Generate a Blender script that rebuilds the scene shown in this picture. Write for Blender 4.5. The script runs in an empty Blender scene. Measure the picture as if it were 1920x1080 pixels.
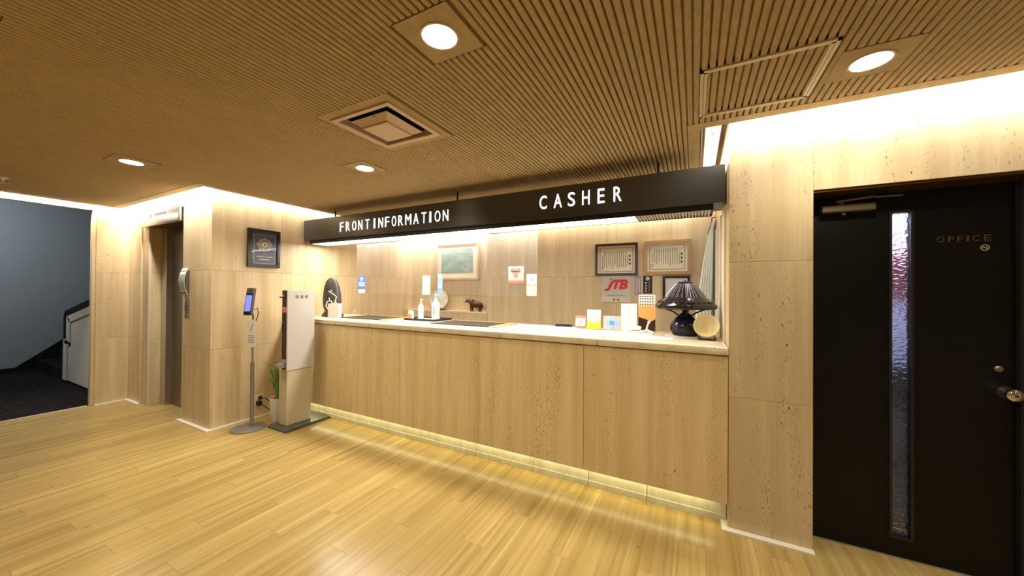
import bpy, bmesh, math, random
from mathutils import Vector, Matrix
random.seed(7)
S = bpy.context.scene
COL = S.collection

# ------------------------------------------------------------------ camera
F_PX, YAW, PITCH, ROLL, CAM_H = 661.096, 0.4773223, 0.0067254, 0.0078535, 1.42
fw = Vector((-math.sin(YAW)*math.cos(PITCH), math.cos(YAW)*math.cos(PITCH), math.sin(PITCH)))
r0 = Vector((math.cos(YAW), math.sin(YAW), 0)); u0 = r0.cross(fw)
rt = math.cos(ROLL)*r0 + math.sin(ROLL)*u0
up = -math.sin(ROLL)*r0 + math.cos(ROLL)*u0
cam_d = bpy.data.cameras.new('camera'); cam = bpy.data.objects.new('camera', cam_d); COL.objects.link(cam)
cam_d.sensor_width = 36.0; cam_d.lens = F_PX/1920*36.0; cam_d.clip_start = 0.02; cam_d.clip_end = 100
cam.matrix_world = Matrix(((rt.x, up.x, -fw.x, 0), (rt.y, up.y, -fw.y, 0), (rt.z, up.z, -fw.z, CAM_H), (0, 0, 0, 1)))
S.camera = cam

# ------------------------------------------------------------------ world, view
W = bpy.data.worlds.new('world'); S.world = W; W.use_nodes = True
W.node_tree.nodes['Background'].inputs[0].default_value = (1.0, 0.86, 0.68, 1)
W.node_tree.nodes['Background'].inputs[1].default_value = 0.05
S.view_settings.view_transform = 'Standard'; S.view_settings.look = 'None'
S.view_settings.gamma = 1.0; S.view_settings.use_curve_mapping = False
S.view_settings.exposure = 0.12

WARM = (1.0, 0.955, 0.72); NEUT = (1.0, 0.97, 0.89); COOL = (0.70, 0.86, 1.0)

def area_light(name, loc, sx, sy, power, color, rot=(0, 0, 0), spread=180):
    d = bpy.data.lights.new(name, 'AREA'); d.shape = 'RECTANGLE'; d.size = sx; d.size_y = sy
    d.energy = power; d.color = color; d.spread = math.radians(spread)
    o = bpy.data.objects.new(name, d); o.location = loc; o.rotation_euler = rot; COL.objects.link(o)
    return o

# hidden strip lamps in the ceiling coves (they run in the gap between ceiling edge and wall)
TL = math.radians(55)
area_light('cove_light_right', (1.60, 2.392, 2.462), 3.0, 0.05, 42, NEUT, (TL, 0, 0))
area_light('cove_light_elevator', (-5.20, 1.654, 2.462), 2.1, 0.05, 56, NEUT, (TL, 0, 0))
area_light('cove_light_left', (-4.188, 3.0, 2.462), 0.05, 2.5, 14, NEUT, (0, TL, 0))
area_light('cove_light_opening', (-6.306, 0.5, 2.462), 0.05, 2.3, 38, NEUT, (0, TL, 0))
area_light('cove_light_back', (-1.25, 4.308, 2.462), 2.5, 0.05, 25, NEUT, (TL, 0, 0))
area_light('cove_light_niche', (-3.47, 4.34, 2.462), 1.5, 0.05, 25, NEUT, (TL, 0, 0))
# fluorescent tray under the hanging sign, over the counter
area_light('counter_light', (-2.22, 2.83, 1.966), 3.75, 0.16, 51, NEUT)
# strip lamp in the slot beside the right-hand pillar
area_light('slot_light', (0.108, 3.15, 2.44), 0.05, 1.2, 6, NEUT)
# strip lamp below the counter front
area_light('toe_light', (-2.05, 2.522, 0.137), 4.3, 0.012, 2.1, (1.0, 0.90, 0.30))
# stairwell and office lamps
area_light('stair_light', (-8.6, 0.3, 3.0), 0.5, 0.5, 27, COOL, (math.radians(14), math.radians(22), 0), 178)
area_light('office_light', (1.1, 3.35, 2.30), 0.9, 0.5, 70, (0.80, 0.86, 1.0))

# ------------------------------------------------------------------ materials
def new_mat(name):
    m = bpy.data.materials.new(name); m.use_nodes = True
    return m, m.node_tree, m.node_tree.nodes['Principled BSDF']
def pm(name, color, rough=0.5, metal=0.0, spec=0.5, emis=None, est=0.0, trans=0.0, alpha=1.0, coat=0.0, sss=0.0):
    m, nt, b = new_mat(name)
    b.inputs['Base Color'].default_value = (*color, 1); b.inputs['Roughness'].default_value = rough
    b.inputs['Metallic'].default_value = metal; b.inputs['Specular IOR Level'].default_value = spec
    b.inputs['Transmission Weight'].default_value = trans; b.inputs['Alpha'].default_value = alpha
    b.inputs['Coat Weight'].default_value = coat
    if emis: b.inputs['Emission Color'].default_value = (*emis, 1); b.inputs['Emission Strength'].default_value = est
    return m
def N(nt, t, **kw):
    n = nt.nodes.new(t)
    for k, v in kw.items(): setattr(n, k, v)
    return n
def pos_coords(nt, scale, rnd=0.0, objspace=False):
    src = N(nt, 'ShaderNodeTexCoord').outputs['Object'] if objspace else N(nt, 'ShaderNodeNewGeometry').outputs['Position']
    if rnd:
        oi = N(nt, 'ShaderNodeObjectInfo'); mu = N(nt, 'ShaderNodeMath', operation='MULTIPLY'); mu.inputs[1].default_value = rnd
        nt.links.new(oi.outputs['Random'], mu.inputs[0])
        ad = N(nt, 'ShaderNodeVectorMath', operation='ADD'); nt.links.new(src, ad.inputs[0]); nt.links.new(mu.outputs[0], ad.inputs[1]); src = ad.outputs[0]
    mp = N(nt, 'ShaderNodeVectorMath', operation='MULTIPLY'); mp.inputs[1].default_value = scale
    nt.links.new(src, mp.inputs[0]); return mp.outputs[0]
def noise(nt, vec, scale=1.0, detail=4, rough=0.55):
    n = N(nt, 'ShaderNodeTexNoise'); n.inputs['Scale'].default_value = scale; n.inputs['Detail'].default_value = detail
    n.inputs['Roughness'].default_value = rough; nt.links.new(vec, n.inputs['Vector']); return n.outputs['Fac']
def ramp(nt, fac, stops):
    r = N(nt, 'ShaderNodeValToRGB'); el = r.color_ramp.elements
    el[0].position, el[0].color = stops[0][0], (*stops[0][1], 1)
    el[1].position, el[1].color = stops[-1][0], (*stops[-1][1], 1)
    for p, c in stops[1:-1]:
        e = el.new(p); e.color = (*c, 1)
    nt.links.new(fac, r.inputs[0]); return r.outputs[0]
def mixc(nt, fac, a, b, mode='MIX'):
    m = N(nt, 'ShaderNodeMix', data_type='RGBA', blend_type=mode)
    if isinstance(fac, (int, float)): m.inputs['Factor'].default_value = fac
    else: nt.links.new(fac, m.inputs['Factor'])
    for v, s in ((a, 'A'), (b, 'B')):
        i = [x for x in m.inputs if x.name == s and x.type == 'RGBA'][0]
        if isinstance(v, tuple): i.default_value = (*v, 1)
        else: nt.links.new(v, i)
    return [x for x in m.outputs if x.type == 'RGBA'][0]
def bump(nt, b, h, strength=0.2, dist=0.01):
    n = N(nt, 'ShaderNodeBump'); n.inputs['Strength'].default_value = strength; n.inputs['Distance'].default_value = dist
    nt.links.new(h, n.inputs['Height']); nt.links.new(n.outputs[0], b.inputs['Normal'])

def travertine(name, lo, mid, hi, pit=(0.16, 0.09, 0.04), pit_t=0.655, rough=0.38, rnd=9.0):
    m, nt, b = new_mat(name)
    v1 = noise(nt, pos_coords(nt, (11, 11, 0.55), rnd), 1, 5, 0.6)
    c = ramp(nt, v1, [(0.30, lo), (0.5, mid), (0.70, hi)])
    v2 = noise(nt, pos_coords(nt, (85, 85, 2.2), rnd), 1, 3, 0.6)
    c = mixc(nt, ramp(nt, v2, [(0.40, (0.30,)*3), (0.62, (0, 0, 0))]), c, lo)
    p1 = noise(nt, pos_coords(nt, (190, 190, 46), rnd), 1, 2, 0.5)
    pk = noise(nt, pos_coords(nt, (10, 10, 1.1), rnd+4), 1, 3, 0.6)
    mask = ramp(nt, pk, [(0.45, (0, 0, 0)), (0.62, (1, 1, 1))])
    pits = ramp(nt, p1, [(pit_t-0.03, (0, 0, 0)), (pit_t+0.03, (1, 1, 1))])
    mul = mixc(nt, 1.0, mask, pits, 'MULTIPLY')
    big = ramp(nt, noise(nt, pos_coords(nt, (42, 42, 20), rnd+2), 1, 1.5, 0.5), [(0.775, (0, 0, 0)), (0.79, (1, 1, 1))])
    allp = mixc(nt, 1.0, mul, big, 'LIGHTEN')
    c = mixc(nt, allp, c, pit)
    nt.links.new(c, b.inputs['Base Color']); b.inputs['Roughness'].default_value = rough; b.inputs['Specular IOR Level'].default_value = 0.4
    inv = N(nt, 'ShaderNodeInvert'); nt.links.new(allp, inv.inputs['Color'])
    bump(nt, b, inv.outputs[0], 0.35, 0.002)
    return m
M = {}
M['trav'] = travertine('travertine', (0.55, 0.41, 0.235), (0.65, 0.50, 0.30), (0.74, 0.60, 0.39), pit=(0.22,0.13,0.06))
M['trav_counter'] = travertine('travertine_counter', (0.66, 0.49, 0.26), (0.79, 0.605, 0.34), (0.86, 0.69, 0.42), pit=(0.28,0.16,0.06), pit_t=0.635)
M['trav_top'] = travertine('travertine_counter_top', (0.66, 0.53, 0.36), (0.76, 0.64, 0.46), (0.84, 0.74, 0.58), rough=0.22)
M['joint'] = pm('stone_joint', (0.22, 0.145, 0.08), 0.9)
M['plinth'] = travertine('skirting_marble', (0.50, 0.46, 0.34), (0.62, 0.58, 0.45), (0.72, 0.68, 0.56), pit=(0.2, 0.17, 0.1), pit_t=0.7, rough=0.3)
M['strip'] = pm('floor_strip_cream', (0.80, 0.72, 0.60), 0.35)

def wood_floor():
    m, nt, b = new_mat('floor_wood')
    a = noise(nt, pos_coords(nt, (26, 0.55, 1), 37.0, True), 1, 4, 0.65)
    c = ramp(nt, a, [(0.30, (0.31, 0.205, 0.062)), (0.44, (0.42, 0.29, 0.10)), (0.56, (0.485, 0.345, 0.125)), (0.70, (0.61, 0.455, 0.195))])
    f = noise(nt, pos_coords(nt, (150, 2.0, 1), 37.0, True), 1, 3, 0.6)
    c = mixc(nt, ramp(nt, f, [(0.35, (0.45,)*3), (0.6, (0, 0, 0))]), c, (0.40, 0.24, 0.08))
    k = noise(nt, pos_coords(nt, (30, 9, 1), 61.0, True), 1, 2, 0.5)
    c = mixc(nt, ramp(nt, k, [(0.755, (0, 0, 0)), (0.79, (0.75,)*3)]), c, (0.22, 0.12, 0.04))
    oi = N(nt, 'ShaderNodeObjectInfo')
    t = ramp(nt, oi.outputs['Random'], [(0.0, (0.90, 0.89, 0.89)), (0.5, (0.97, 0.96, 0.94)), (1.0, (1.03, 1.03, 1.0))])
    c = mixc(nt, 1.0, c, t, 'MULTIPLY')
    nt.links.new(c, b.inputs['Base Color']); b.inputs['Roughness'].default_value = 0.205; b.inputs['Specular IOR Level'].default_value = 0.22
    bump(nt, b, f, 0.05, 0.001)
    return m
M['wood'] = wood_floor()
def ceil_mat(name, base, var):
    m, nt, b = new_mat(name)
    n1 = noise(nt, pos_coords(nt, (60, 18, 60)), 1, 3, 0.6)
    c = ramp(nt, n1, [(0.3, tuple(x*0.88 for x in base)), (0.7, tuple(x*1.08 for x in base))])
    pt = noise(nt, pos_coords(nt, (95, 95, 95)), 1, 2, 0.5)
    c = mixc(nt, ramp(nt, pt, [(0.70, (0, 0, 0)), (0.74, (0.7,)*3)]), c, tuple(x*0.35 for x in base))
    if var:
        oi = N(nt, 'ShaderNodeObjectInfo')
        t = ramp(nt, oi.outputs['Random'], [(0.0, (0.97, 0.97, 0.95)), (0.5, (1.0, 0.98, 0.98)), (1.0, (1.04, 0.97, 0.93))])
        c = mixc(nt, 1.0, c, t, 'MULTIPLY')
    nt.links.new(c, b.inputs['Base Color']); b.inputs['Roughness'].default_value = 0.75; b.inputs['Specular IOR Level'].default_value = 0.2
    return m
CB = (0.455, 0.35, 0.195)
M['rib'] = ceil_mat('ceiling_rib', CB, True)
M['ceil'] = ceil_mat('ceiling_board', CB, False)
def carpet():
    m, nt, b = new_mat('dark_carpet')
    n1 = noise(nt, pos_coords(nt, (3, 40, 3)), 1, 4, 0.7)
    c = ramp(nt, n1, [(0.35, (0.010, 0.007, 0.008)), (0.6, (0.022, 0.016, 0.017)), (0.75, (0.055, 0.043, 0.043))])
    nt.links.new(c, b.inputs['Base Color']); b.inputs['Roughness'].default_value = 0.95; b.inputs['Specular IOR Level'].default_value = 0.1
    return m
M['carpet'] = carpet()
M['stair_wall'] = pm('stairwell_paint', (0.42, 0.43, 0.42), 0.8)
M['plaster'] = pm('parapet_plaster', (0.86, 0.76, 0.60), 0.7)
M['beige_wall'] = pm('beige_wallpaper', (0.62, 0.50, 0.35), 0.8)
M['white_wall'] = pm('white_plaster', (0.72, 0.68, 0.62), 0.8)
M['black'] = pm('black_satin', (0.012, 0.011, 0.010), 0.4)
M['rail_black'] = pm('handrail_black', (0.008, 0.008, 0.008), 0.7, spec=0.2)
M['door'] = pm('door_dark_paint', (0.004, 0.0035, 0.003), 0.42, spec=0.25)
M['bronze'] = pm('bronze_soffit', (0.16, 0.085, 0.03), 0.35, 0.7)
M['closer'] = pm('door_closer_metal', (0.20, 0.16, 0.10), 0.4, 0.6)
M['sign'] = pm('sign_dark_metal', (0.075, 0.070, 0.064), 0.28, 0.35, 0.5)
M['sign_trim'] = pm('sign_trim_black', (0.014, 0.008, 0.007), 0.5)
M['letter'] = pm('sign_letter_lit', (0.9, 0.88, 0.88), 0.5, emis=(1, 0.94, 0.92), est=1.4)
M['tube'] = pm('lit_diffuser', (0.9, 0.9, 0.9), 0.5, emis=(1.0, 0.93, 0.84), est=5.0)
M['downlight'] = pm('downlight_lens_lit', (0.9, 0.9, 0.9), 0.5, emis=(1.0, 0.90, 0.72), est=9.0)
M['toe_led'] = pm('toe_strip_lit', (0.9, 0.9, 0.8), 0.5, emis=(1.0, 0.96, 0.76), est=5.0)
M['louvre'] = pm('louvre_plastic', (0.55, 0.50, 0.50), 0.4)
M['steel'] = pm('brushed_steel', (0.55, 0.53, 0.50), 0.28, 0.9)
M['steel_dark'] = pm('elevator_steel', (0.25, 0.215, 0.18), 0.34, 0.9)
M['display_metal'] = pm('display_pale_metal', (0.72, 0.66, 0.54), 0.22, 0.55)
M['chrome'] = pm('chrome', (0.75, 0.74, 0.72), 0.12, 1.0)
M['brass'] = pm('brass', (0.34, 0.25, 0.12), 0.3, 1.0)
M['alu'] = pm('aluminium_frame', (0.66, 0.56, 0.42), 0.4, 0.0)
M['vent'] = pm('vent_enamel', (0.62, 0.47, 0.34), 0.45)
M['void'] = pm('dark_duct_and_shadow', (0.006, 0.006, 0.008), 0.8)  # near-black for the vent duct and for shade painted into rib grooves
M['duct'] = pm('duct_metal', (0.10, 0.085, 0.07), 0.4, 0.5)
M['white'] = pm('white_paper', (0.72, 0.70, 0.66), 0.7)
M['white_gloss'] = pm('white_plastic', (0.80, 0.76, 0.71), 0.3)
M['pinkwhite'] = pm('machine_white', (0.57, 0.53, 0.50), 0.35)
M['putty'] = pm('machine_putty', (0.55, 0.47, 0.34), 0.4)
M['machine_dark'] = pm('machine_dark_face', (0.03, 0.014, 0.013), 0.25)
M['base_grey'] = pm('base_plate_grey', (0.085, 0.08, 0.075), 0.28, 0.2)
M['stand_grey'] = pm('stand_grey_metal', (0.26, 0.24, 0.225), 0.38, 0.4)
M['gun'] = pm('gunmetal_plastic', (0.14, 0.12, 0.11), 0.35, 0.3)
M['screen'] = pm('lit_screen', (0.05, 0.05, 0.2), 0.3, emis=(0.16, 0.19, 0.95), est=1.5)
M['red'] = pm('red_print', (0.62, 0.03, 0.035), 0.6)
M['red_pale'] = pm('faded_red_print', (0.60, 0.20, 0.18), 0.6)
M['redlabel'] = pm('red_label', (0.45, 0.06, 0.07), 0.5)
M['blue'] = pm('blue_print', (0.10, 0.23, 0.68), 0.6)
M['blue_pale'] = pm('pale_blue_print', (0.26, 0.48, 0.85), 0.6)
M['navy'] = pm('navy_print', (0.022, 0.02, 0.085), 0.35)
M['gold'] = pm('gold_print', (0.60, 0.50, 0.26), 0.4, 0.4)
M['yellow'] = pm('yellow_print', (0.82, 0.66, 0.04), 0.6)
M['orange'] = pm('orange_print', (0.85, 0.38, 0.10), 0.6)
M['purple'] = pm('purple_print', (0.33, 0.28, 0.50), 0.6)
M['ink'] = pm('dark_ink', (0.05, 0.045, 0.04), 0.7)
M['ink_grey'] = pm('grey_ink', (0.30, 0.27, 0.23), 0.7)
M['cream'] = pm('cream_paper', (0.74, 0.68, 0.54), 0.7)
M['jtb_bg'] = pm('silver_grey_board', (0.55, 0.50, 0.46), 0.5)
M['wood_pale'] = pm('pale_wood_frame', (0.47, 0.29, 0.12), 0.45)
M['wood_dark'] = pm('dark_wood_frame', (0.045, 0.018, 0.012), 0.35)
M['frame_black'] = pm('black_frame', (0.016, 0.012, 0.010), 0.3)
M['frame_painting'] = pm('painting_frame', (0.60, 0.42, 0.25), 0.45)
M['brown_plastic'] = pm('brown_stand', (0.045, 0.017, 0.008), 0.35)
M['mat_dark'] = pm('counter_mat_leather', (0.045, 0.038, 0.030), 0.5, spec=0.3)
M['mat_wood'] = pm('counter_mat_edge', (0.62, 0.42, 0.18), 0.4)
M['tray'] = pm('tray_navy', (0.012, 0.012, 0.035), 0.3)
M['plant'] = None
M['soil'] = pm('potting_soil', (0.10, 0.05, 0.03), 0.9)
M['curtain'] = pm('pale_green_cloth', (0.84, 0.86, 0.77), 0.85)
M['cream_board'] = pm('cream_painted_board', (0.78, 0.70, 0.54), 0.5)
M['board_grey'] = pm('grey_rail', (0.66, 0.62, 0.50), 0.5)
M['cord'] = pm('black_cable', (0.01, 0.01, 0.01), 0.5)
M['office_wall'] = pm('office_blue_grey', (0.30, 0.34, 0.50), 0.7)
M['office_dark'] = pm('office_dark', (0.04, 0.04, 0.06), 0.6)
M['office_pink'] = pm('office_pink_cloth', (0.55, 0.10, 0.13), 0.7)
M['office_white'] = pm('office_white', (0.80, 0.82, 0.88), 0.6)
def glassy(name, tint, tr, rough=0.05, gl=0.08):
    m = bpy.data.materials.new(name); m.use_nodes = True; nt = m.node_tree; nt.nodes.clear()
    out = N(nt, 'ShaderNodeOutputMaterial'); t = N(nt, 'ShaderNodeBsdfTransparent'); g = N(nt, 'ShaderNodeBsdfGlossy'); d = N(nt, 'ShaderNodeBsdfDiffuse')
    g.inputs['Roughness'].default_value = rough; d.inputs['Color'].default_value = (*tint, 1)
    a = N(nt, 'ShaderNodeMixShader'); a.inputs[0].default_value = 1-tr; nt.links.new(t.outputs[0], a.inputs[1]); nt.links.new(d.outputs[0], a.inputs[2])
    c = N(nt, 'ShaderNodeMixShader'); c.inputs[0].default_value = gl; nt.links.new(a.outputs[0], c.inputs[1]); nt.links.new(g.outputs[0], c.inputs[2])
    nt.links.new(c.outputs[0], out.inputs[0]); return m
M['vinyl'] = glassy('clear_vinyl', (0.52, 0.48, 0.44), 0.90, 0.08, 0.03)
M['acrylic'] = glassy('clear_acrylic', (0.9, 0.9, 0.88), 0.62, 0.05, 0.10)
M['clear_glass'] = glassy('clear_glass', (0.9, 0.92, 0.9), 0.97, 0.03, 0.006)
def hammered():
    m, nt, b = new_mat('hammered_glass')
    b.inputs['Base Color'].default_value = (0.93, 0.95, 1.0, 1); b.inputs['Roughness'].default_value = 0.26
    b.inputs['Transmission Weight'].default_value = 1.0; b.inputs['IOR'].default_value = 1.35
    v = N(nt, 'ShaderNodeTexVoronoi'); v.inputs['Scale'].default_value = 1.0
    nt.links.new(pos_coords(nt, (58, 58, 78)), v.inputs['Vector'])
    bump(nt, b, v.outputs['Distance'], 0.8, 0.01); return m
M['hammered'] = hammered()
def painting_mat():
    m, nt, b = new_mat('painting_teal')
    n1 = noise(nt, pos_coords(nt, (5, 5, 9)), 1, 5, 0.7)
    c = ramp(nt, n1, [(0.3, (0.12, 0.21, 0.19)), (0.5, (0.20, 0.32, 0.29)), (0.7, (0.27, 0.44, 0.41))])
    nt.links.new(c, b.inputs['Base Color']); b.inputs['Roughness'].default_value = 0.25; return m
M['painting'] = painting_mat()
def blotch(name, a, c2, sc, rough, metal=0.0):
    m, nt, b = new_mat(name)
    c = ramp(nt, noise(nt, pos_coords(nt, (sc, sc, sc)), 1, 4, 0.6), [(0.35, a), (0.65, c2)])
    nt.links.new(c, b.inputs['Base Color']); b.inputs['Roughness'].default_value = rough; b.inputs['Metallic'].default_value = metal; return m
M['stone'] = blotch('dark_viewing_stone', (0.040, 0.033, 0.030), (0.075, 0.062, 0.058), 22, 0.42)
M['ox'] = blotch('bronze_ox', (0.05, 0.018, 0.007), (0.15, 0.06, 0.025), 60, 0.35, 0.4)
M['lamp_glaze'] = blotch('dark_blue_glaze', (0.008, 0.009, 0.022), (0.03, 0.03, 0.06), 40, 0.12)
M['lamp_shade'] = blotch('lamp_shade_glaze', (0.010, 0.007, 0.009), (0.045, 0.036, 0.034), 55, 0.16, 0.3)
M['light_streak'] = pm('light_streak_lilac', (0.45, 0.40, 0.48), 0.3)  # pale lilac stands for bright light streaks on the dark shade
M['plate'] = blotch('yellow_glazed_plate', (0.72, 0.66, 0.45), (0.72, 0.56, 0.20), 16, 0.25)
M['plate2'] = blotch('cream_glazed_plate', (0.40, 0.38, 0.34), (0.66, 0.60, 0.42), 9, 0.3)
M['plant'] = blotch('aloe_leaf', (0.045, 0.16, 0.03), (0.16, 0.34, 0.08), 45, 0.4)

# ------------------------------------------------------------------ builders
class MB:
    def __init__(s, o=(0, 0, 0), ex=(1, 0, 0), ey=(0, 1, 0), ez=(0, 0, 1)):
        s.v = []; s.f = []; s.frame(o, ex, ey, ez)
    def frame(s, o=(0, 0, 0), ex=(1, 0, 0), ey=(0, 1, 0), ez=(0, 0, 1)):
        s.o = Vector(o); s.ex = Vector(ex); s.ey = Vector(ey); s.ez = Vector(ez); return s
    def V(s, x, y, z):
        s.v.append(s.o + s.ex*x + s.ey*y + s.ez*z); return len(s.v)-1
    def box(s, x0, y0, z0, x1, y1, z1):
        i = [s.V(x, y, z) for z in (z0, z1) for (x, y) in ((x0, y0), (x1, y0), (x1, y1), (x0, y1))]
        for f in ((3, 2, 1, 0), (4, 5, 6, 7), (0, 1, 5, 4), (1, 2, 6, 5), (2, 3, 7, 6), (3, 0, 4, 7)): s.f.append([i[k] for k in f])
        return s
    def rbox(s, x0, y0, z0, x1, y1, z1, r=0.01, seg=2):
        bm = bmesh.new(); bmesh.ops.create_cube(bm, size=1)
        for v in bm.verts: v.co = Vector(((x0+x1)/2+v.co.x*(x1-x0), (y0+y1)/2+v.co.y*(y1-y0), (z0+z1)/2+v.co.z*(z1-z0)))
        bmesh.ops.bevel(bm, geom=list(bm.edges)+list(bm.verts), offset=r, segments=seg, profile=0.5, affect='EDGES')
        return s.add_bm(bm)
    def add_bm(s, bm):
        bm.verts.ensure_lookup_table(); b = len(s.v)
        for v in bm.verts: s.V(*v.co)
        for f in bm.faces: s.f.append([b+v.index for v in f.verts])
        bm.free(); return s
    def add_mesh(s, me):
        b = len(s.v)
        for v in me.vertices: s.V(*v.co)
        for p in me.polygons: s.f.append([b+i for i in p.vertices])
        return s
    def prism(s, poly, axis, a, b):
        n = len(poly)
        def pt(p, t): return (t, p[0], p[1]) if axis == 'x' else ((p[0], t, p[1]) if axis == 'y' else (p[0], p[1], t))
        A = [s.V(*pt(p, a)) for p in poly]; B = [s.V(*pt(p, b)) for p in poly]
        s.f.append(A[::-1]); s.f.append(B)
        for k in range(n): s.f.append([A[k], A[(k+1) % n], B[(k+1) % n], B[k]])
        return s
    def lathe(s, prof, n=24, c=(0, 0, 0), cap=True):
        rings = []
        for r, z in prof: rings.append([s.V(c[0]+r*math.cos(2*math.pi*k/n), c[1]+r*math.sin(2*math.pi*k/n), c[2]+z) for k in range(n)])
        for a, b in zip(rings, rings[1:]):
            for k in range(n): s.f.append([a[k], a[(k+1) % n], b[(k+1) % n], b[k]])
        if cap: s.f.append(rings[0][::-1]); s.f.append(rings[-1])
        return s
    def cyl(s, a, b, r, n=12, r2=None):
        return s.tube([a, b], r, n, r2)
    def tube(s, pts, r, n=8, r2=None):
        pts = [Vector(p) for p in pts]; rings = []; r2 = r if r2 is None else r2; prev = None
        for i, p in enumerate(pts):
            d = (pts[min(i+1, len(pts)-1)]-pts[max(i-1, 0)]).normalized()
            ref = prev if prev is not None else (Vector((0, 0, 1)) if abs(d.z) < 0.9 else Vector((1, 0, 0)))
            a = (ref - d*ref.dot(d)).normalized(); bb = d.cross(a); prev = a
            rr = r+(r2-r)*i/(len(pts)-1)
            rings.append([s.V(*(p+a*rr*math.cos(2*math.pi*k/n)+bb*rr*math.sin(2*math.pi*k/n))) for k in range(n)])
        for a, b in zip(rings, rings[1:]):
            for k in range(n): s.f.append([a[k], a[(k+1) % n], b[(k+1) % n], b[k]])
        s.f.append(rings[0][::-1]); s.f.append(rings[-1]); return s
    def ell(s, c, rx, ry, rz, n=14, m=8, jit=0.0):
        rings = []
        for i in range(1, m):
            t = math.pi*i/m
            rings.append([s.V(c[0]+rx*math.sin(t)*math.cos(2*math.pi*k/n)*(1+random.uniform(-jit, jit)), c[1]+ry*math.sin(t)*math.sin(2*math.pi*k/n)*(1+random.uniform(-jit, jit)), c[2]+rz*math.cos(t)) for k in range(n)])
        T = s.V(c[0], c[1], c[2]+rz); B = s.V(c[0], c[1], c[2]-rz)
        for k in range(n):
            s.f.append([T, rings[0][k], rings[0][(k+1) % n]]); s.f.append([B, rings[-1][(k+1) % n], rings[-1][k]])
        for a, b in zip(rings, rings[1:]):
            for k in range(n): s.f.append([a[k], b[k], b[(k+1) % n], a[(k+1) % n]])
        return s
    def disc(s, x, y, z, r, n=20):
        s.f.append([s.V(x+r*math.cos(2*math.pi*k/n), y+r*math.sin(2*math.pi*k/n), z) for k in range(n)]); return s
    def ring(s, x, y, z0, z1, r0, r1, n=24):
        q = []
        for (r, z) in ((r0, z0), (r1, z0), (r1, z1), (r0, z1)): q.append([s.V(x+r*math.cos(2*math.pi*k/n), y+r*math.sin(2*math.pi*k/n), z) for k in range(n)])
        for a, b in zip(q, q[1:]+q[:1]):
            for k in range(n): s.f.append([a[k], a[(k+1) % n], b[(k+1) % n], b[k]])
        return s
    def build(s, name, mat, parent=None, smooth=False, angle=35):
        off = Vector((0, 0, 0)); pa = parent
        while pa is not None: off += pa.location; pa = pa.parent
        me = bpy.data.meshes.new(name); me.from_pydata([tuple(v-off) for v in s.v], [], s.f); me.validate()
        bm = bmesh.new(); bm.from_mesh(me); bmesh.ops.recalc_face_normals(bm, faces=bm.faces); bm.to_mesh(me); bm.free()
        me.materials.append(M[mat] if isinstance(mat, str) else mat)
        if smooth:
            me.polygons.foreach_set('use_smooth', [True]*len(me.polygons))
            try: me.set_sharp_from_angle(angle=math.radians(angle))
            except Exception: pass
        o = bpy.data.objects.new(name, me); COL.objects.link(o)
        if parent is not None: o.parent = parent
        return o
def tag(o, label, cat, group=None):
    o['label'] = label; o['category'] = cat
    if group: o['group'] = group
    return o
def thing(name, label, cat, loc=(0, 0, 0), group=None):
    o = bpy.data.objects.new(name, None); o.empty_display_size = 0.05; o.location = loc; COL.objects.link(o)
    return tag(o, label, cat, group)
def struct(o, label=None):
    o['kind'] = 'structure'
    if label: o['label'] = label
    return o
def obj_copy(src, loc, parent):
    o = src.copy(); o.location = loc; o.parent = parent; COL.objects.link(o); return o
def text_mesh(body, bold=0.0, shear=0.0, extr=0.0):
    cu = bpy.data.curves.new('txt', 'FONT'); cu.body = body; cu.size = 1.0; cu.offset = bold; cu.shear = shear; cu.extrude = extr; cu.resolution_u = 4
    ob = bpy.data.objects.new('txt', cu); COL.objects.link(ob)
    dg = bpy.context.evaluated_depsgraph_get(); me = bpy.data.meshes.new_from_object(ob.evaluated_get(dg))
    bpy.data.objects.remove(ob); bpy.data.curves.remove(cu); return me
def fit_text(mb, body, x0, x1, y0, y1, z0, z1, bold=0.0, shear=0.0):
    """lay text into the rectangle x0..x1, y0..y1 of the builder's frame, thickness z0..z1"""
    me = text_mesh(body, bold, shear, 0.5)
    xs = [v.co.x for v in me.vertices]; ys = [v.co.y for v in me.vertices]
    if not xs: return mb
    ax, bx, ay, by = min(xs), max(xs), min(ys), max(ys)
    for v in me.vertices:
        v.co = Vector((x0+(v.co.x-ax)/(bx-ax)*(x1-x0), y0+(v.co.y-ay)/(by-ay)*(y1-y0), z0+(v.co.z+0.5)*(z1-z0)))
    mb.add_mesh(me); bpy.data.meshes.remove(me); return mb
# frames for things lying on walls: local x = right as the viewer sees it, y = up, z = out of the wall
def FRONT(x, y, z): return dict(o=(x, y, z), ex=(1, 0, 0), ey=(0, 0, 1), ez=(0, -1, 0))     # wall facing -Y
def LEFTW(x, y, z): return dict(o=(x, y, z), ex=(0, 1, 0), ey=(0, 0, 1), ez=(1, 0, 0))      # wall facing +X
def slab(parent, x0, y0, z0, x1, y1, z1, mat='trav', name='travertine_slab', g=0.0010, ax='xz'):
    gx = g if 'x' in ax else 0; gy = g if 'y' in ax else 0; gz = g if 'z' in ax else 0
    return MB().box(x0+gx, y0+gy, z0+gz, x1-gx, y1-gy, z1-gz).build(name, mat, parent)

# ================================================================== STRUCTURE
XL, YE, YP, YB, HC = -4.28, 1.745, 2.483, 4.40, 2.388
ZTOP = 2.75
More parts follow.
